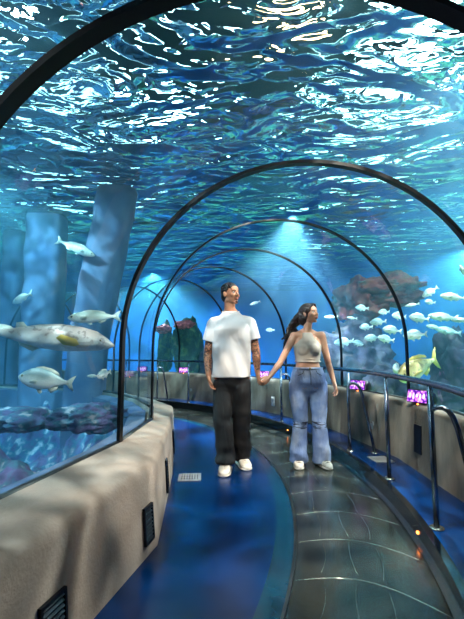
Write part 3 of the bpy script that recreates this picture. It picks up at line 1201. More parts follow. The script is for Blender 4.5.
# right of the tunnel: school
G = 'school of silver fish behind the right glass'
school = [
    ('bream', 430, 292, 5.4, 17, 155, -32, 'small silver fish diving at the upper end of the school'),
    ('bream', 430, 302, 5.6, 12, 190, 6, 'tiny round fish just below the diving fish'),
    ('slim', 453, 297, 5.0, 30, 192, 4, 'larger pale fish high at the right edge of the school'),
    ('slim', 463, 272, 4.6, 22, 225, 30, 'pale fish rising out at the right edge, topmost of all'),
    ('slim', 412, 305, 6.0, 14, 165, -8, 'faint small fish left of the tiny round fish'),
    ('bream', 419, 318, 5.2, 22, 188, 8, 'plump silver fish right of the black arch foot, middle of the school'),
    ('slim', 443, 317, 5.5, 32, 186, 4, 'long silver fish following the plump one'),
    ('slim', 461, 320, 5.1, 20, 178, 0, 'silver fish cut by the right edge behind the long one'),
    ('bream', 415, 335, 5.0, 24, 178, -4, 'plump fish below the plump middle fish, right of the arch'),
    ('slim', 434, 327, 6.0, 18, 192, 8, 'faint slim fish tailing the lower plump fish'),
    ('slim', 448, 331, 6.4, 28, 184, 10, 'dim long fish low near the right edge'),
    ('bream', 399, 316, 5.9, 18, 200, 4, 'silver fish hidden partly by the black arch'),
    ('bream', 392, 330, 5.8, 20, 186, 8, 'silver fish left of the arch, lower rank'),
    ('bream', 378, 322, 6.4, 17, 182, -4, 'silver fish in the middle of the tight cluster'),
    ('bream', 386, 339, 6.2, 18, 190, 10, 'lowest silver fish of the tight cluster'),
    ('bream', 366, 327, 7.0, 14, 186, 0, 'small silver fish at the left end of the tight cluster'),
    ('bream', 372, 338, 6.8, 16, 176, -6, 'small fish under the left end of the cluster'),
    ('bream', 362, 308, 7.2, 14, 185, 4, 'small fish right under the red reef ledge'),
    ('bream', 344, 342, 7.8, 20, 182, -6, 'pale fish left of the black arch beside the woman arm'),
    ('bream', 357, 343, 7.4, 14, 5, -12, 'pale fish facing the one by the woman arm'),
    ('slim', 331, 317, 8.0, 13, 170, 0, 'small white fish by the woman face'),
    ('bream', 397, 369, 5.3, 26, 232, 4, 'pale round fish turning left of the yellow fish'),
    ('slim', 352, 318, 7.6, 11, 190, 6, 'tiny fish between arch and reef left of the cluster'),
    ('bream', 384, 312, 6.8, 13, 195, -4, 'small fish over the tight cluster, close to the reef'),
]
for k, px, py, D, l, yaw, pit, lab in school:
    fish(k, px, py, D, l, yaw, lab, G, pitch=pit)
fish('amber', 419, 367, 5.2, 60, 205, 'large yellow fish with spread tail behind the handrail', 'fish behind the right glass', pitch=-18)
# through the tunnel far side
fish('bream', 270, 330, 9.0, 9, 190, 'tiny fish in the haze between the couple', 'distant fish in the haze', pitch=0)
fish('slim', 255, 303, 9.2, 12, 200, 'tiny reddish fish beside the man face', 'distant fish in the haze', pitch=-20)

# ------------------------------------------------------------------ people
def skin_mat(name, base, dark, tattoo=False):
    nt = NT(name)
    v = coord(nt)
    no = nt.n('ShaderNodeTexNoise', Vector=v, Scale=14, Detail=3)
    col = ramp(nt, no.outputs['Fac'], [(.3, dark), (.7, base)])
    if tattoo:
        a = nt.n('ShaderNodeAttribute', _attribute_name='tattoo')
        vo = nt.n('ShaderNodeTexNoise', Vector=v, Scale=26, Detail=3, Distortion=2.5)
        k = nt.n('ShaderNodeMapRange', Value=vo.outputs['Fac'])
        k.inputs['From Min'].default_value = .46
        k.inputs['From Max'].default_value = .54
        k2 = nt.n('ShaderNodeMath', _operation='MULTIPLY', i0=k.outputs[0], i1=a.outputs['Fac'])
        k3 = nt.n('ShaderNodeMath', _operation='MULTIPLY', i0=k2.outputs[0], i1=.85)
        mx = nt.n('ShaderNodeMix', _data_type='RGBA')
        nt.set(mx, 0, k3.outputs[0]); nt.set(mx, 6, col); nt.set(mx, 7, rgb(34, 36, 42))
        col = mx.outputs[2]
    b = nt.n('ShaderNodeBsdfPrincipled', Roughness=.48)
    nt.set(b, 'Base Color', col)
    b.inputs['Subsurface Weight'].default_value = .12
    b.inputs['Subsurface Radius'].default_value = (.012, .005, .003)
    nt.t.links.new(b.outputs[0], nt.out.inputs[0])
    return nt.m


def jeans_mat():
    nt = NT('washed blue denim')
    tc = nt.n('ShaderNodeTexCoord')
    no = nt.n('ShaderNodeTexNoise', Vector=tc.outputs['Object'], Scale=5, Detail=5)
    col = ramp(nt, no.outputs['Fac'], [(.3, rgb(84, 114, 172)), (.5, rgb(128, 154, 200)), (.7, rgb(184, 202, 228))])
    # worn slashes at the knees
    sp = nt.n('ShaderNodeSeparateXYZ', Vector=tc.outputs['Object'])
    wn = nt.n('ShaderNodeTexNoise', Vector=coord(nt, (6, 6, 40)), Scale=2, Detail=3)
    d = nt.n('ShaderNodeMath', _operation='SUBTRACT', i0=sp.outputs['Z'], i1=.42)
    d2 = nt.n('ShaderNodeMath', _operation='ABSOLUTE', i0=d.outputs[0])
    d3 = nt.n('ShaderNodeMath', _operation='LESS_THAN', i0=d2.outputs[0], i1=.035)
    d4 = nt.n('ShaderNodeMath', _operation='GREATER_THAN', i0=wn.outputs['Fac'], i1=.5)
    d5 = nt.n('ShaderNodeMath', _operation='MULTIPLY', i0=d3.outputs[0], i1=d4.outputs[0])
    mx = nt.n('ShaderNodeMix', _data_type='RGBA')
    nt.set(mx, 0, d5.outputs[0]); nt.set(mx, 6, col); nt.set(mx, 7, rgb(44, 52, 78))
    wv = nt.n('ShaderNodeTexNoise', Vector=coord(nt, (9, 9, 3)), Scale=2, Detail=3, Distortion=1)
    bp = nt.n('ShaderNodeBump', Height=wv.outputs['Fac'], Strength=.5, Distance=.03)
    b = nt.n('ShaderNodeBsdfPrincipled', Roughness=.75, Normal=bp.outputs[0])
    nt.set(b, 'Base Color', mx.outputs[2])
    nt.t.links.new(b.outputs[0], nt.out.inputs[0])
    return nt.m


def cloth_mat(name, col, rough=.85, fold=.35, scale=(3.4, 3.4, 1.3)):
    nt = NT(name)
    wv = nt.n('ShaderNodeTexNoise', Vector=coord(nt, scale), Scale=1.6, Detail=2, Distortion=1.2)
    bp = nt.n('ShaderNodeBump', Height=wv.outputs['Fac'], Strength=fold, Distance=.05)
    b = nt.n('ShaderNodeBsdfPrincipled', Roughness=rough, Normal=bp.outputs[0])
    b.inputs['Base Color'].default_value = col
    nt.t.links.new(b.outputs[0], nt.out.inputs[0])
    return nt.m


M['skin_m'] = skin_mat('tanned skin', rgb(196, 138, 104), rgb(172, 116, 86), True)
M['skin_f'] = skin_mat('light skin', rgb(232, 182, 152), rgb(214, 160, 130))
M['tee'] = cloth_mat('white cotton jersey', rgb(226, 226, 226))
M['pants'] = cloth_mat('black twill', rgb(9, 10, 14), .8, .6)
M['jeans'] = jeans_mat()
M['top'] = cloth_mat('sage grey knit', rgb(192, 184, 172), .8, .3)
M['hair_m'] = pbr('black braided hair', rgb(18, 14, 14), .45, bump=.8, bscale=60, cscale=(1, .2, 1))
M['hair_f'] = pbr('dark brown wavy hair', None, .38, stops=[(.3, rgb(16, 10, 10)), (.7, rgb(50, 28, 24))], nscale=20, bump=.6, bscale=50)
M['eye_white'] = pbr('eye white', rgb(236, 232, 228), .2)
M['iris'] = pbr('brown iris', rgb(40, 22, 14), .15)
M['lip_m'] = pbr('lips', rgb(150, 84, 74), .45)
M['lip_f'] = pbr('rosy lips', rgb(178, 72, 72), .35)
M['teeth'] = pbr('teeth', rgb(240, 236, 228), .25)
M['beard'] = pbr('dark stubble', rgb(52, 36, 30), .7, bump=.6, bscale=120)
M['shoe'] = pbr('white leather shoe', None, .5, stops=[(.35, rgb(196, 188, 172)), (.6, rgb(232, 228, 218))], nscale=14)
M['sole'] = pbr('white rubber sole', rgb(226, 222, 212), .6)
M['lace'] = pbr('grey laces', rgb(110, 104, 98), .7)
M['metal_gold'] = pbr('gold jewellery', rgb(226, 186, 90), .2, 1)


def head_frame(yaw, pitch, roll=0):
    """yaw 0 looks at the camera (-Y); positive turns towards +X; pitch up positive"""
    F = Vector((math.sin(yaw) * math.cos(pitch), -math.cos(yaw) * math.cos(pitch), math.sin(pitch)))
    S = F.cross(Vector((0, 0, 1))).normalized()       # towards the figure's right hand side seen from inside
    U = S.cross(F).normalized()
    Mx = Matrix((S, F, U)).transposed()
    return Mx @ Matrix.Rotation(roll, 3, 'Y')


def add_head(bm, c, Mx, k=1.0, female=False):
    P = lambda x, y, z: Vector(c) + Mx @ (Vector((x, y, z)) * k)
    E = lambda p, r: add_ell(bm, P(*p), (r[0] * k, r[1] * k, r[2] * k), Mx)
    E((0, -.012, .032), (.074, .096, .086))
    E((0, .022, -.01), (.064, .068, .08))
    E((0, .022, -.052), (.046, .055, .048) if female else (.058, .060, .052))
    E((0, .066, -.094), (.020, .018, .016) if female else (.026, .02, .019))
    E((0, .066, .045), (.05, .02, .035))
    for s in (-1, 1):
        E((s * .036, .062, -.022), (.024, .024, .024))
        add_capsule(bm, P(s * .012, .087, .022), P(s * .045, .072, .022), .008 * k, .007 * k, 8)
        E((s * (.040 if female else .048), .0, -.066), (.014, .032, .020))
        E((s * .075, -.008, -.006), (.009, .017, .029))
        E((s * .080, -.016, .006), (.008, .010, .020))
        E((s * .011, .098, -.028), (.008, .010, .007))
    add_capsule(bm, P(0, .084, .016), P(0, .108, -.022), .0075 * k, .0105 * k, 10)
    E((0, .086, -.057), (.026, .012, .016))


def face_parts(c, Mx, k, parent, lip, brow, smile=True, beard=False, female=False):
    P = lambda x, y, z: Vector(c) + Mx @ (Vector((x, y, z)) * k)
    for s in (-1, 1):
        bm = bmesh.new()
        add_ell(bm, P(s * .030, .0765, .003), (.0135 * k, .011 * k, .0095 * k), Mx)
        e = link_mesh('eye', bm, M['eye_white'], parent)
        bm = bmesh.new()
        add_ell(bm, P(s * .030, .0855, .003), (.006 * k, .003 * k, .006 * k), Mx, 12, 8)
        link_mesh('iris', bm, M['iris'], e)
        bm = bmesh.new()
        add_tube(bm, [P(s * .013, .0965 - .001, .021), P(s * .03, .0905, .028), P(s * .05, .0735, .022)], [.0035 * k, .0042 * k, .0022 * k], 6)
        link_mesh('eyebrow', bm, brow, parent)
        bm = bmesh.new()
        add_tube(bm, [P(s * .017, .087, .008), P(s * .030, .0885, .0145), P(s * .044, .078, .009)], [.0018 * k, .0026 * k, .0018 * k], 6)
        link_mesh('eyelash', bm, brow, parent)
    bm = bmesh.new()
    add_tube(bm, [P(-.026, .082, -.053), P(-.012, .0965, -.055), P(0, .0985, -.054), P(.012, .0965, -.055), P(.026, .082, -.053)], [.002 * k, .005 * k, .0045 * k, .005 * k, .002 * k], 8)
    add_tube(bm, [P(-.024, .082, -.055), P(-.012, .094, -.066), P(0, .0955, -.068), P(.012, .094, -.066), P(.024, .082, -.055)], [.002 * k, .005 * k, .0058 * k, .005 * k, .002 * k], 8)
    link_mesh('lips', bm, lip, parent)
    bm = bmesh.new()
    add_ell(bm, P(0, .091, -.060), (.018 * k, .005 * k, .005 * k), Mx, 14, 8)
    link_mesh('teeth', bm, M['teeth'], parent)
    if beard:
        bm = bmesh.new()
        add_tube(bm, [P(-.03, .084, -.050), P(-.014, .0985, -.044), P(0, .101, -.043), P(.014, .0985, -.044), P(.03, .084, -.050)], [.002 * k, .0042 * k, .0036 * k, .0042 * k, .002 * k], 6)
        link_mesh('moustache', bm, M['beard'], parent)
        bm = bmesh.new()
        add_ell(bm, P(0, .0745, -.094), (.019 * k, .0125 * k, .013 * k), Mx)
        link_mesh('goatee', bm, M['beard'], parent)


def add_hand(bm, wrist, direc, palm_n, side, k=1.0, curl=.35, spread=.06):
    """direc: wrist to fingertips; palm_n: palm facing; side: +1/-1 which side the thumb leaves"""
    d = Vector(direc).normalized()
    nrm = (Vector(palm_n) - d * Vector(palm_n).dot(d)).normalized()
    w = d.cross(nrm).normalized() * side        # towards the thumb
    wr = Vector(wrist)
    pc = wr + d * .05 * k
    Mx = Matrix((w, nrm, d)).transposed()
    add_ell(bm, pc, (.040 * k, .015 * k, .052 * k), Mx)
    add_capsule(bm, wr - d * .01, wr + d * .03 * k, .023 * k, .022 * k, 12)
    for i, (u, ln) in enumerate(((.030, .072), (.011, .080), (-.009, .075), (-.027, .060))):
        base = wr + d * .088 * k + w * u * k
        if i == 3:
            base -= d * .008 * k
        a = curl * (1 + .12 * i)
        dd = (d + w * spread * (1.5 - i)).normalized()
        p0 = base - d * .02 * k
        p1 = base + (dd * math.cos(a * .5) + nrm * math.sin(a * .5)) * ln * .45 * k
        p2 = p1 + (dd * math.cos(a * 1.6) + nrm * math.sin(a * 1.6)) * ln * .32 * k
        p3 = p2 + (dd * math.cos(a * 2.4) + nrm * math.sin(a * 2.4)) * ln * .23 * k
        add_tube(bm, [p0, base, p1, p2, p3, p3 + (p3 - p2).normalized() * .004], [.0095 * k, .0095 * k, .0088 * k, .0082 * k, .0072 * k, .004 * k], 8)
    t0 = wr + d * .022 * k + w * .022 * k
    t1 = wr + d * .055 * k + w * .046 * k + nrm * .010 * k
    t2 = wr + d * .086 * k + w * .052 * k + nrm * .022 * k
    t3 = wr + d * .106 * k + w * .048 * k + nrm * .030 * k
    add_tube(bm, [t0, t1, t2, t3], [.014 * k, .0115 * k, .0098 * k, .006 * k], 8)


def add_limb(bm, pts, rs):
    """smooth chain of tapered capsules"""
    for (a, b), (ra, rb) in zip(zip(pts, pts[1:]), zip(rs, rs[1:])):
        add_capsule(bm, a, b, ra, rb)


# ---- the man
MD = 4.12
man = empty('person', (0.0, MD, 0))
tag(man, 'tattooed man in a white t-shirt and black trousers holding hands and looking right', 'person')
minv = -Vector(man.location)


def lp(x, y, D, o=man):
    return at(x, y, D) - Vector(o.location)


hc = lp(230.6, 294.5, MD - .01)
HM = head_frame(R(44), R(6))
shL, shR = lp(214, 322, MD), lp(249, 321.5, MD)
elL, elR = lp(207.5, 354, MD + .03), lp(256, 352, MD + .02)
wrL, wrR = lp(208.5, 375, MD - .05), lp(257.5, 372, MD - .02)
hipL, hipR = Vector((-.10, 0, .95)), Vector((.10, 0, .95))
ankL, ankR = Vector((-.06, -.10, .10)), Vector((.105, .10, .10))
kneL, kneR = Vector((-.085, -.06, .50)), Vector((.088, .01, .50))
bm = bmesh.new()
add_head(bm, hc, HM, 1.0)
neck_base = Vector((-.02, .015, 1.55))
add_capsule(bm, neck_base - Vector((0, 0, .04)), hc + HM @ Vector((0, -.02, -.05)), .061, .054)
for s in (-1, 1):
    add_capsule(bm, Vector((s * .03 - .02, .02, 1.585)), Vector((s * .10, .012, 1.475)), .032, .03)
add_hrings(bm, [(0, 0, .90, .155, .105), (0, 0, 1.0, .16, .11), (0, 0, 1.12, .15, .10), (0, 0, 1.28, .175, .115), (0, 0, 1.42, .17, .10), (-.005, .01, 1.50, .12, .075), (-.015, .01, 1.565, .065, .055)])
for sh, el, wr in ((shL, elL, wrL), (shR, elR, wrR)):
    add_capsule(bm, Vector((0, 0, 1.475)), sh + Vector((0, 0, -.014)), .042, .05)
    add_limb(bm, [sh, sh.lerp(el, .45), el, el.lerp(wr, .3), wr], [.050, .053, .043, .044, .028])
for h, kn, an in ((hipL, kneL, ankL), (hipR, kneR, ankR)):
    add_limb(bm, [h, kn, kn.lerp(an, .3), an], [.088, .058, .054, .038])
    add_capsule(bm, an, an + Vector((0, -.05, -.045)), .034, .026)
# hands
add_hand(bm, wrL, lp(211.5, 392, MD - .08) - wrL, (1, -.15, 0), 1, 1.06, .45)
mh_dir = Vector((.16, -.12, -1))
add_hand(bm, wrR, mh_dir, (1, .25, 0), -1, 1.06, .75)
body = fuse('body', bm, M['skin_m'], man, .0052, 2, .5)
at_ = body.data.attributes.new('tattoo', 'FLOAT', 'POINT')
for i, v in enumerate(body.data.vertices):
    z = v.co.z
    w = smoothstep(.93, .98, z) * (1 - smoothstep(1.32, 1.36, z)) if abs(v.co.x) > .175 else 0
    if z > 1.5 and z < 1.58:
        w = .5
    at_.data[i].value = w
face_parts(hc, HM, 1.0, man, M['lip_m'], M['hair_m'], beard=True)
# hair: tight braids drawn back to a small knot
bm = bmesh.new()
P = lambda x, y, z: hc + HM @ Vector((x, y, z))
add_ell(bm, P(0, -.022, .040), (.079, .098, .087), HM)
add_ell(bm, P(0, -.055, -.01), (.070, .062, .07), HM)
for k in range(-4, 5):
    x = k * .017
    pts = []
    for j in range(9):
        a = R(10 + j * 17)
        rx = math.cos(k * .2)
        pts.append(P(x * (1.1 - .03 * j), -.02 + math.cos(a) * .098 * rx, .038 + math.sin(a) * .089 * rx))
    add_tube(bm, pts, .0075, 7)
add_ell(bm, P(0, -.118, .02), (.024, .022, .026), HM)
fuse('hair', bm, M['hair_m'], man, .0042, 1, .4)
# t-shirt
bm = bmesh.new()
hem = .895
add_hrings(bm, [(-.012, 0, hem, .200, .142), (-.012, 0, 1.02, .196, .14), (-.01, 0, 1.14, .192, .136), (0, 0, 1.28, .200, .142), (0, 0, 1.38, .200, .13), (0, .005, 1.46, .17, .11), (-.008, .01, 1.52, .125, .09), (-.013, .008, 1.552, .096, .08), (-.014, .006, 1.564, .088, .076)], 36)
for sh, el in ((shL, elL), (shR, elR)):
    d = (el - sh)
    end = sh + d * .60
    add_capsule(bm, Vector((0, 0, 1.495)), sh + Vector((0, 0, -.012)), .056, .066)
    add_tube(bm, [sh + Vector((0, 0, .035)), sh, sh + d * .3, end], [.030, .068, .076, .08], 20)
tee = fuse('t_shirt', bm, M['tee'], man, .0075, 8, .6)
tm = tee.data
for v in tm.vertices:
    p = v.co
    f = noise.noise(Vector((p.x * 9, p.y * 9, p.z * 3.5))) * .012 * smoothstep(1.5, 1.2, p.z)
    f += .007 * math.sin(p.x * 34 + p.z * 12 + 3 * noise.noise(p * 3)) * smoothstep(1.35, 1.0, p.z)
    v.co += Vector((p.x, p.y, 0)).normalized() * f
bm = bmesh.new()
add_tube(bm, [Vector((-.014 + math.cos(a) * .086, .004 + math.sin(a) * .076, 1.566 - .022 * max(0, -math.sin(a)))) for a in [2 * PI * k / 28 for k in range(29)]], .0065, 7)
link_mesh('collar', bm, M['tee'], tee)
# trousers
bm = bmesh.new()
add_hrings(bm, [(0, 0, .74, .09, .06), (0, 0, .80, .155, .10), (0, 0, .90, .180, .128), (-.005, 0, 1.0, .172, .122)], 30)
for s, kn, an in ((-1, kneL, ankL), (1, kneR, ankR)):
    pts = [Vector((s * .092, 0, .86)), Vector((s * .094, -.01, .74)), kn + Vector((s * .01, 0, .0)), kn.lerp(an, .5), Vector((an.x, an.y, .075))]
    add_tube(bm, pts, [.100, .1, .094, .092, .098], 22)
tr = fuse('trousers', bm, M['pants'], man, .0085, 14, .6)
for v in tr.data.vertices:
    p = v.co
    c_ = ankL if p.x < 0.01 else ankR
    f = .012 * math.sin(p.z * 34 + p.x * 12 + 3 * noise.noise(p * 4)) * (smoothstep(.35, .1, p.z) + .5 * smoothstep(.15, 0, abs(p.z - .5)) + .4 * smoothstep(.1, 0, abs(p.z - .82)))
    v.co += Vector((p.x - c_.x, p.y - c_.y, 0)).normalized() * f if abs(p.z) < .8 else Vector((0, -f, 0))


def make_shoe(parent, ank, yaw, L=.29, W=.105, mat=M['shoe']):
    t = empty('shoe')
    t.parent = parent
    t.location = (ank.x, ank.y, 0)
    t.rotation_euler = (0, 0, yaw)
    outline = []
    # toe towards -Y
    bm = bmesh.new()
    sole = [(0, .10, .040), (0, .05, .043), (0, -.02, .040), (0, -.08, .046), (0, -.14, .046), (0, -.175, .034), (0, -.19, .014)]
    def loft(bm, secs, z0, z1fn, n=16):
        rows = []
        for (cx, y, w), zt in zip(secs, z1fn):
            w *= W / .09
            row = []
            for j in range(n):
                a = 2 * PI * j / n
                ca, sa = math.cos(a), math.sin(a)
                k = (abs(ca) ** 2.6 + abs(sa) ** 2.6) ** (-1 / 2.6)
                row.append(bm.verts.new((cx + w * ca * k, y * L / .29, (z0 + zt) / 2 + (zt - z0) / 2 * sa * k)))
            rows.append(row)
        for a, b in zip(rows, rows[1:]):
            for j in range(n):
                bm.faces.new((a[j], a[(j + 1) % n], b[(j + 1) % n], b[j]))
        bm.faces.new(rows[0][::-1]); bm.faces.new(rows[-1])
    loft(bm, [(0, .106, .026)] + [(c, y, w + .004) for c, y, w in sole], .0, [.026, .03, .03, .026, .026, .026, .026, .024])
    link_mesh('sole', bm, M['sole'], t)
    bm = bmesh.new()
    loft(bm, [(0, .102, .024)] + sole, .012, [.075, .10, .112, .108, .086, .062, .050, .034])
    link_mesh('upper', bm, mat, t)
    bm = bmesh.new()
    for k in range(5):
        y = -.035 - k * .022
        z = .108 - k * .0105
        add_tube(bm, [(-.026, y, z - .008), (0, y - .004, z + .001), (.026, y, z - .008)], .0035, 6)
    link_mesh('laces', bm, M['lace'], t)
    bm = bmesh.new()
    add_tube(bm, [(s * .041 * W / .09 * .95, -.01 - .06 * k, .05 + .03 * (1 - k)) for s in (1,) for k in (0, .5, 1)], .006, 6)
    add_tube(bm, [(-.041 * W / .09 * .95, -.01 - .06 * k, .05 + .03 * (1 - k)) for k in (0, .5, 1)], .006, 6)
    link_mesh('side_stripe', bm, M['lace'], t)
    return t


make_shoe(man, ankL, R(-6), .30, .112)
make_shoe(man, ankR, R(14), .30, .112)

# ---- the woman
WD = 4.18
X0 = at(308, 380, WD).x
woman = empty('person', (X0, WD, 0))
tag(woman, 'woman with long dark hair in a grey crop top and flared ripped jeans', 'person')
lw = lambda x, y, D: lp(x, y, D, woman)
hc = lw(309.5, 314.5, WD - .01)
HF = head_frame(R(42), R(11), R(-4))
shL, shR = lw(294, 336, WD), lw(321.5, 335.5, WD)
elL, elR = lw(280.5, 362, WD - .02), lw(328.5, 364, WD + .03)
wrL, wrR = lw(269.5, 377, WD - .08), lw(334, 382, WD - .04)
bm = bmesh.new()
add_head(bm, hc, HF, .93, True)
zN = shL.z
add_capsule(bm, Vector((-.005, .015, zN + .0)), hc + HF @ Vector((0, -.018, -.05)), .046, .041)
for s in (-1, 1):
    add_capsule(bm, Vector((s * .02, .02, zN + .055)), Vector((s * .105, .012, zN + .008)), .032, .036)
zW = at(308, 366, WD).z
add_hrings(bm, [(0, 0, zW - .22, .165, .115), (0, 0, zW - .10, .155, .108), (0, 0, zW, .122, .09), (-.002, 0, zW + .07, .115, .086), (0, 0, zW + .16, .135, .098), (0, 0, zW + .22, .14, .092), (0, .008, zN - .02, .125, .07), (0, .012, zN + .025, .07, .045), (-.004, .014, zN + .045, .04, .035)])
for s in (-1, 1):
    add_ell(bm, (s * .055, -.070, zW + .165), (.05, .04, .05))
for sh, el, wr in ((shL, elL, wrL), (shR, elR, wrR)):
    add_capsule(bm, Vector((0, .008, zN + .0)), sh, .038, .044)
    add_limb(bm, [sh, sh.lerp(el, .45), el, el.lerp(wr, .3), wr], [.044, .038, .032, .032, .0215])
fL, fR = Vector((lw(298, 462, 4.22).x, .04, .09)), Vector((lw(321.5, 462, 4.22).x, .03, .09))
kL, kR = Vector((-.088, -.01, .44)), Vector((.105, -.02, .44))
for h, kn, an in ((Vector((-.085, 0, .86)), kL, fL), (Vector((.085, 0, .86)), kR, fR)):
    add_limb(bm, [h, kn, kn.lerp(an, .3), an], [.085, .05, .048, .032])
    add_capsule(bm, an, an + Vector((0, -.05, -.04)), .03, .024)
hdL = (at(260.5, 385.5, MD - .05) - woman.location) - wrL
add_hand(bm, wrL, hdL, (-.3, .9, .2), -1, .90, .55)
add_hand(bm, wrR, lw(337.5, 397, WD - .06) - wrR, (-1, -.2, 0), -1, .92, .4)
fuse('body', bm, M['skin_f'], woman, .0048, 2, .5)
face_parts(hc, HF, .93, woman, M['lip_f'], M['hair_f'], female=True)
# hair
bm = bmesh.new()
P = lambda x, y, z: hc + HF @ (Vector((x, y, z)) * .93)
add_ell(bm, P(0, -.026, .042), (.083, .100, .090), HF)
add_ell(bm, P(0, -.072, -.02), (.088, .078, .09), HF)
random.seed(3)
for k in range(44):
    # wavy locks from the crown down behind her shoulder to the left
    a = (k % 10) / 9.0
    s0 = P(-.07 + .14 * a, -.09 + .02 * random.random(), .04 - .05 * random.random())
    tx = shL.x - .10 + .14 * a + random.uniform(-.02, .02)
    tz = zN - .01 - random.uniform(0, .13) + .05 * a
    ty = .095 + random.uniform(-.04, .06) - .05 * (1 - a)
    pts, rs = [], []
    ph = random.uniform(0, 6)
    for j in range(12):
        f = j / 11
        p = s0.lerp(Vector((tx, ty, tz)), f)
        bulge = math.sin(PI * min(1, f * 1.1))
        p += Vector((-.055 * bulge, .02 * bulge, .01 * bulge))
        p += Vector((math.sin(f * 15 + ph), math.cos(f * 13 + ph) * .7, 0)) * .03 * f
        pts.append(p)
        rs.append(.022 * (1 - f * .55))
    add_tube(bm, pts, rs, 7)
for s in (-1, 1):
    # locks framing the face
    for q in (0, 1, 2):
        pts, rs = [], []
        for j in range(10):
            f = j / 9
            p = P(s * (.012 + (.066 - .006 * q) * min(1, f * 1.9)), .082 - .075 * f - .014 * q, .108 - .165 * f)
            p += Vector((math.sin(f * 9 + q), 0, 0)) * .005
            pts.append(p)
            rs.append(.0095 * (1 - f * .5))
        add_tube(bm, pts, rs, 7)
fuse('hair', bm, M['hair_f'], woman, .0048, 1, .4)
# crop top with halter neck
bm = bmesh.new()
zb = at(308, 362, WD).z
add_hrings(bm, [(0, 0, zb, .129, .099), (0, 0, zb + .03, .126, .097), (0, 0, zb + .10, .138, .104), (0, 0, zb + .17, .146, .104), (0, .0, zb + .215, .118, .09), (0, .004, zN - .005, .075, .068), (-.003, .008, zN + .035, .054, .052)], 32)
for s in (-1, 1):
    add_ell(bm, (s * .055, -.074, zb + .125), (.062, .046, .065))
top = fuse('crop_top', bm, M['top'], woman, .006, 8, .6)
bm = bmesh.new()
add_tube(bm, [Vector((math.cos(a) * .130, math.sin(a) * .100, zb + .004)) for a in [2 * PI * k / 32 for k in range(33)]], .006, 6)
add_tube(bm, [Vector((math.cos(a) * .129, math.sin(a) * .099, zb + .035)) for a in [2 * PI * k / 32 for k in range(33)]], .004, 6)
link_mesh('hem', bm, M['top'], top)
# jeans
bm = bmesh.new()
zj = at(308, 367, WD).z
add_hrings(bm, [(0, 0, .70, .08, .06), (0, 0, .76, .15, .105), (0, 0, zj - .15, .185, .132), (0, 0, zj - .06, .168, .122), (0, 0, zj, .142, .108)], 32)
for s, kn, an in ((-1, kL, fL), (1, kR, fR)):
    pts = [Vector((s * .098, 0, .84)), Vector((s * .100, -.005, .70)), Vector((kn.x, kn.y, .52)), kn, kn.lerp(an, .45), Vector((an.x, an.y - .01, .045))]
    add_tube(bm, pts, [.100, .098, .078, .072, .080, .098], 22)
jn = fuse('jeans', bm, M['jeans'], woman, .0075, 12, .5)
for v in jn.data.vertices:
    p = v.co
    c_ = fL if p.x < 0.01 else fR
    if p.z < .75:
        f = .008 * math.sin(p.z * 30 + p.x * 20 + 3 * noise.noise(p * 4)) * (smoothstep(.3, .08, p.z) + .7 * smoothstep(.14, 0, abs(p.z - .45)))
        v.co += Vector((p.x - c_.x, p.y - c_.y, 0)).normalized() * f
bm = bmesh.new()
add_tube(bm, [Vector((math.cos(a) * .146, math.sin(a) * .112, zj - .012)) for a in [2 * PI * k / 36 for k in range(37)]], (.010), 6)
link_mesh('waistband', bm, M['jeans'], jn)
bm = bmesh.new()
add_ell(bm, (0, -.122, zj - .012), (.010, .004, .010), seg=12, rng=8)
link_mesh('button', bm, M['metal_gold'], jn)
for s in (-1, 1):
    bm = bmesh.new()
    add_tube(bm, [Vector((s * .06, -.118, zj - .03)), Vector((s * .075, -.125, zj - .06)), Vector((s * .12, -.108, zj - .08))], .003, 5)
    link_mesh('pocket_seam', bm, M['pants'], jn)
bm = bmesh.new()
add_tube(bm, [Vector((0, -.122, zj - .03)), Vector((0.004, -.136, zj - .1)), Vector((.004, -.134, zj - .17))], .003, 5)
link_mesh('fly_seam', bm, M['pants'], jn)
make_shoe(woman, fL, R(-4), .26, .094)
make_shoe(woman, fR, R(16), .26, .094)

# ------------------------------------------------------------------ lights
def spot(name, loc, target, power, size=120, col=(1, 1, 1), blend=.6, radius=.03, ripple=0):
    d = bpy.data.lights.new(name, 'SPOT')
    d.energy = power
    d.color = col
    d.spot_size = R(size)
    d.spot_blend = blend
    d.shadow_soft_size = radius
    if ripple:
        d.use_nodes = True
        nt = d.node_tree
        em = nt.nodes['Emission']
        tc = nt.nodes.new('ShaderNodeTexCoord')
        no = nt.nodes.new('ShaderNodeTexNoise')
        no.inputs['Scale'].default_value = ripple
        no.inputs['Detail'].default_value = 1.5
        no.inputs['Distortion'].default_value = 1.5
        nt.links.new(tc.outputs['Normal'], no.inputs['Vector'])
        mr = nt.nodes.new('ShaderNodeMapRange')
        mr.inputs['From Min'].default_value = .38
        mr.inputs['From Max'].default_value = .66
        mr.inputs['To Min'].default_value = .25
        mr.inputs['To Max'].default_value = 2.7
        nt.links.new(no.outputs['Fac'], mr.inputs['Value'])
        nt.links.new(mr.outputs[0], em.inputs['Strength'])
    o = bpy.data.objects.new(name, d)
    o.location = loc
    o.rotation_euler = (Vector(target) - Vector(loc)).to_track_quat('-Z', 'Y').to_euler()
    C.objects.link(o)
    return o


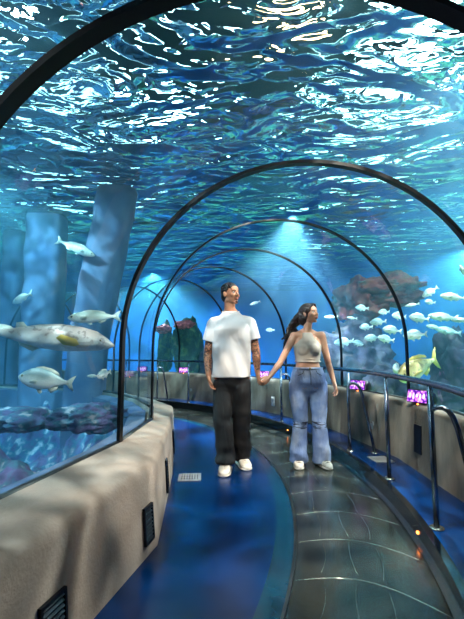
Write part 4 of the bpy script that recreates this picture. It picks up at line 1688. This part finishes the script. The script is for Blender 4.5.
W_ = WZ - .12
for loc, tgt, pw, sz, col, rip in (
        ((.9, 1.2), (.4, 4.3, .8), 430, 90, (1, .72, .56), 9),
        ((2.3, 3.2), (.8, 4.3, .6), 520, 130, (1, .78, .66), 9),
        ((-1.9, 1.2), (-2.2, 3.2, .6), 380, 130, (1, .9, .85), 8),
        ((-3.6, 5.0), (-3.6, 7.5, 0), 560, 150, (.8, 1, 1), 6),
        ((3.6, 4.6), (3.4, 6.2, .6), 750, 140, (1, .95, .88), 8),
        ((1.1, 7.0), (.9, 8.0, 0), 1700, 100, (1, .95, 1), 6),
        ((5.8, 9.5), (6, 11.5, .6), 2600, 150, (.85, .98, 1), 6),
        ((-2.5, 12.5), (-2.5, 13.5, .6), 2600, 150, (.8, .98, 1), 6),
        ((-8.5, 8.5), (-9, 9.5, .6), 3600, 150, (.8, .98, 1), 6),
        ((-6.5, 2.0), (-7, 2.5, .6), 1500, 150, (.8, .98, 1), 6),
        ((7.5, 4.0), (8, 5, .6), 2000, 150, (.8, .98, 1), 6)):
    spot('underwater_lamp', (loc[0], loc[1], W_), tgt, pw, sz, col, ripple=rip)  # unseen spots added below the surface to light tank, couple and haze

for x, y in ((-3, 5), (4, 7), (1, 1)):  # unseen point lights added to brighten the hall ceiling
    d = bpy.data.lights.new('hall_light', 'POINT')
    d.energy = 22
    d.shadow_soft_size = .1
    o = bpy.data.objects.new('hall_light', d)
    o.location = (x, y, 5.2)
    C.objects.link(o)

w = bpy.data.worlds.new('world')
sc.world = w
w.use_nodes = True
w.node_tree.nodes['Background'].inputs[0].default_value = (.02, .08, .12, 1)
w.node_tree.nodes['Background'].inputs[1].default_value = .2

# ------------------------------------------------------------------ render look
sc.view_settings.view_transform = 'Standard'
sc.view_settings.look = 'None'
sc.view_settings.exposure = 0
sc.view_settings.gamma = 1
sc.view_settings.use_curve_mapping = False
cy = sc.cycles
cy.use_denoising = True
cy.max_bounces = 8
cy.diffuse_bounces = 2
cy.glossy_bounces = 3
cy.transmission_bounces = 5
cy.volume_bounces = 0
cy.transparent_max_bounces = 40
cy.caustics_refractive = False
cy.caustics_reflective = False
cy.sample_clamp_indirect = 4
cy.sample_clamp_direct = 0
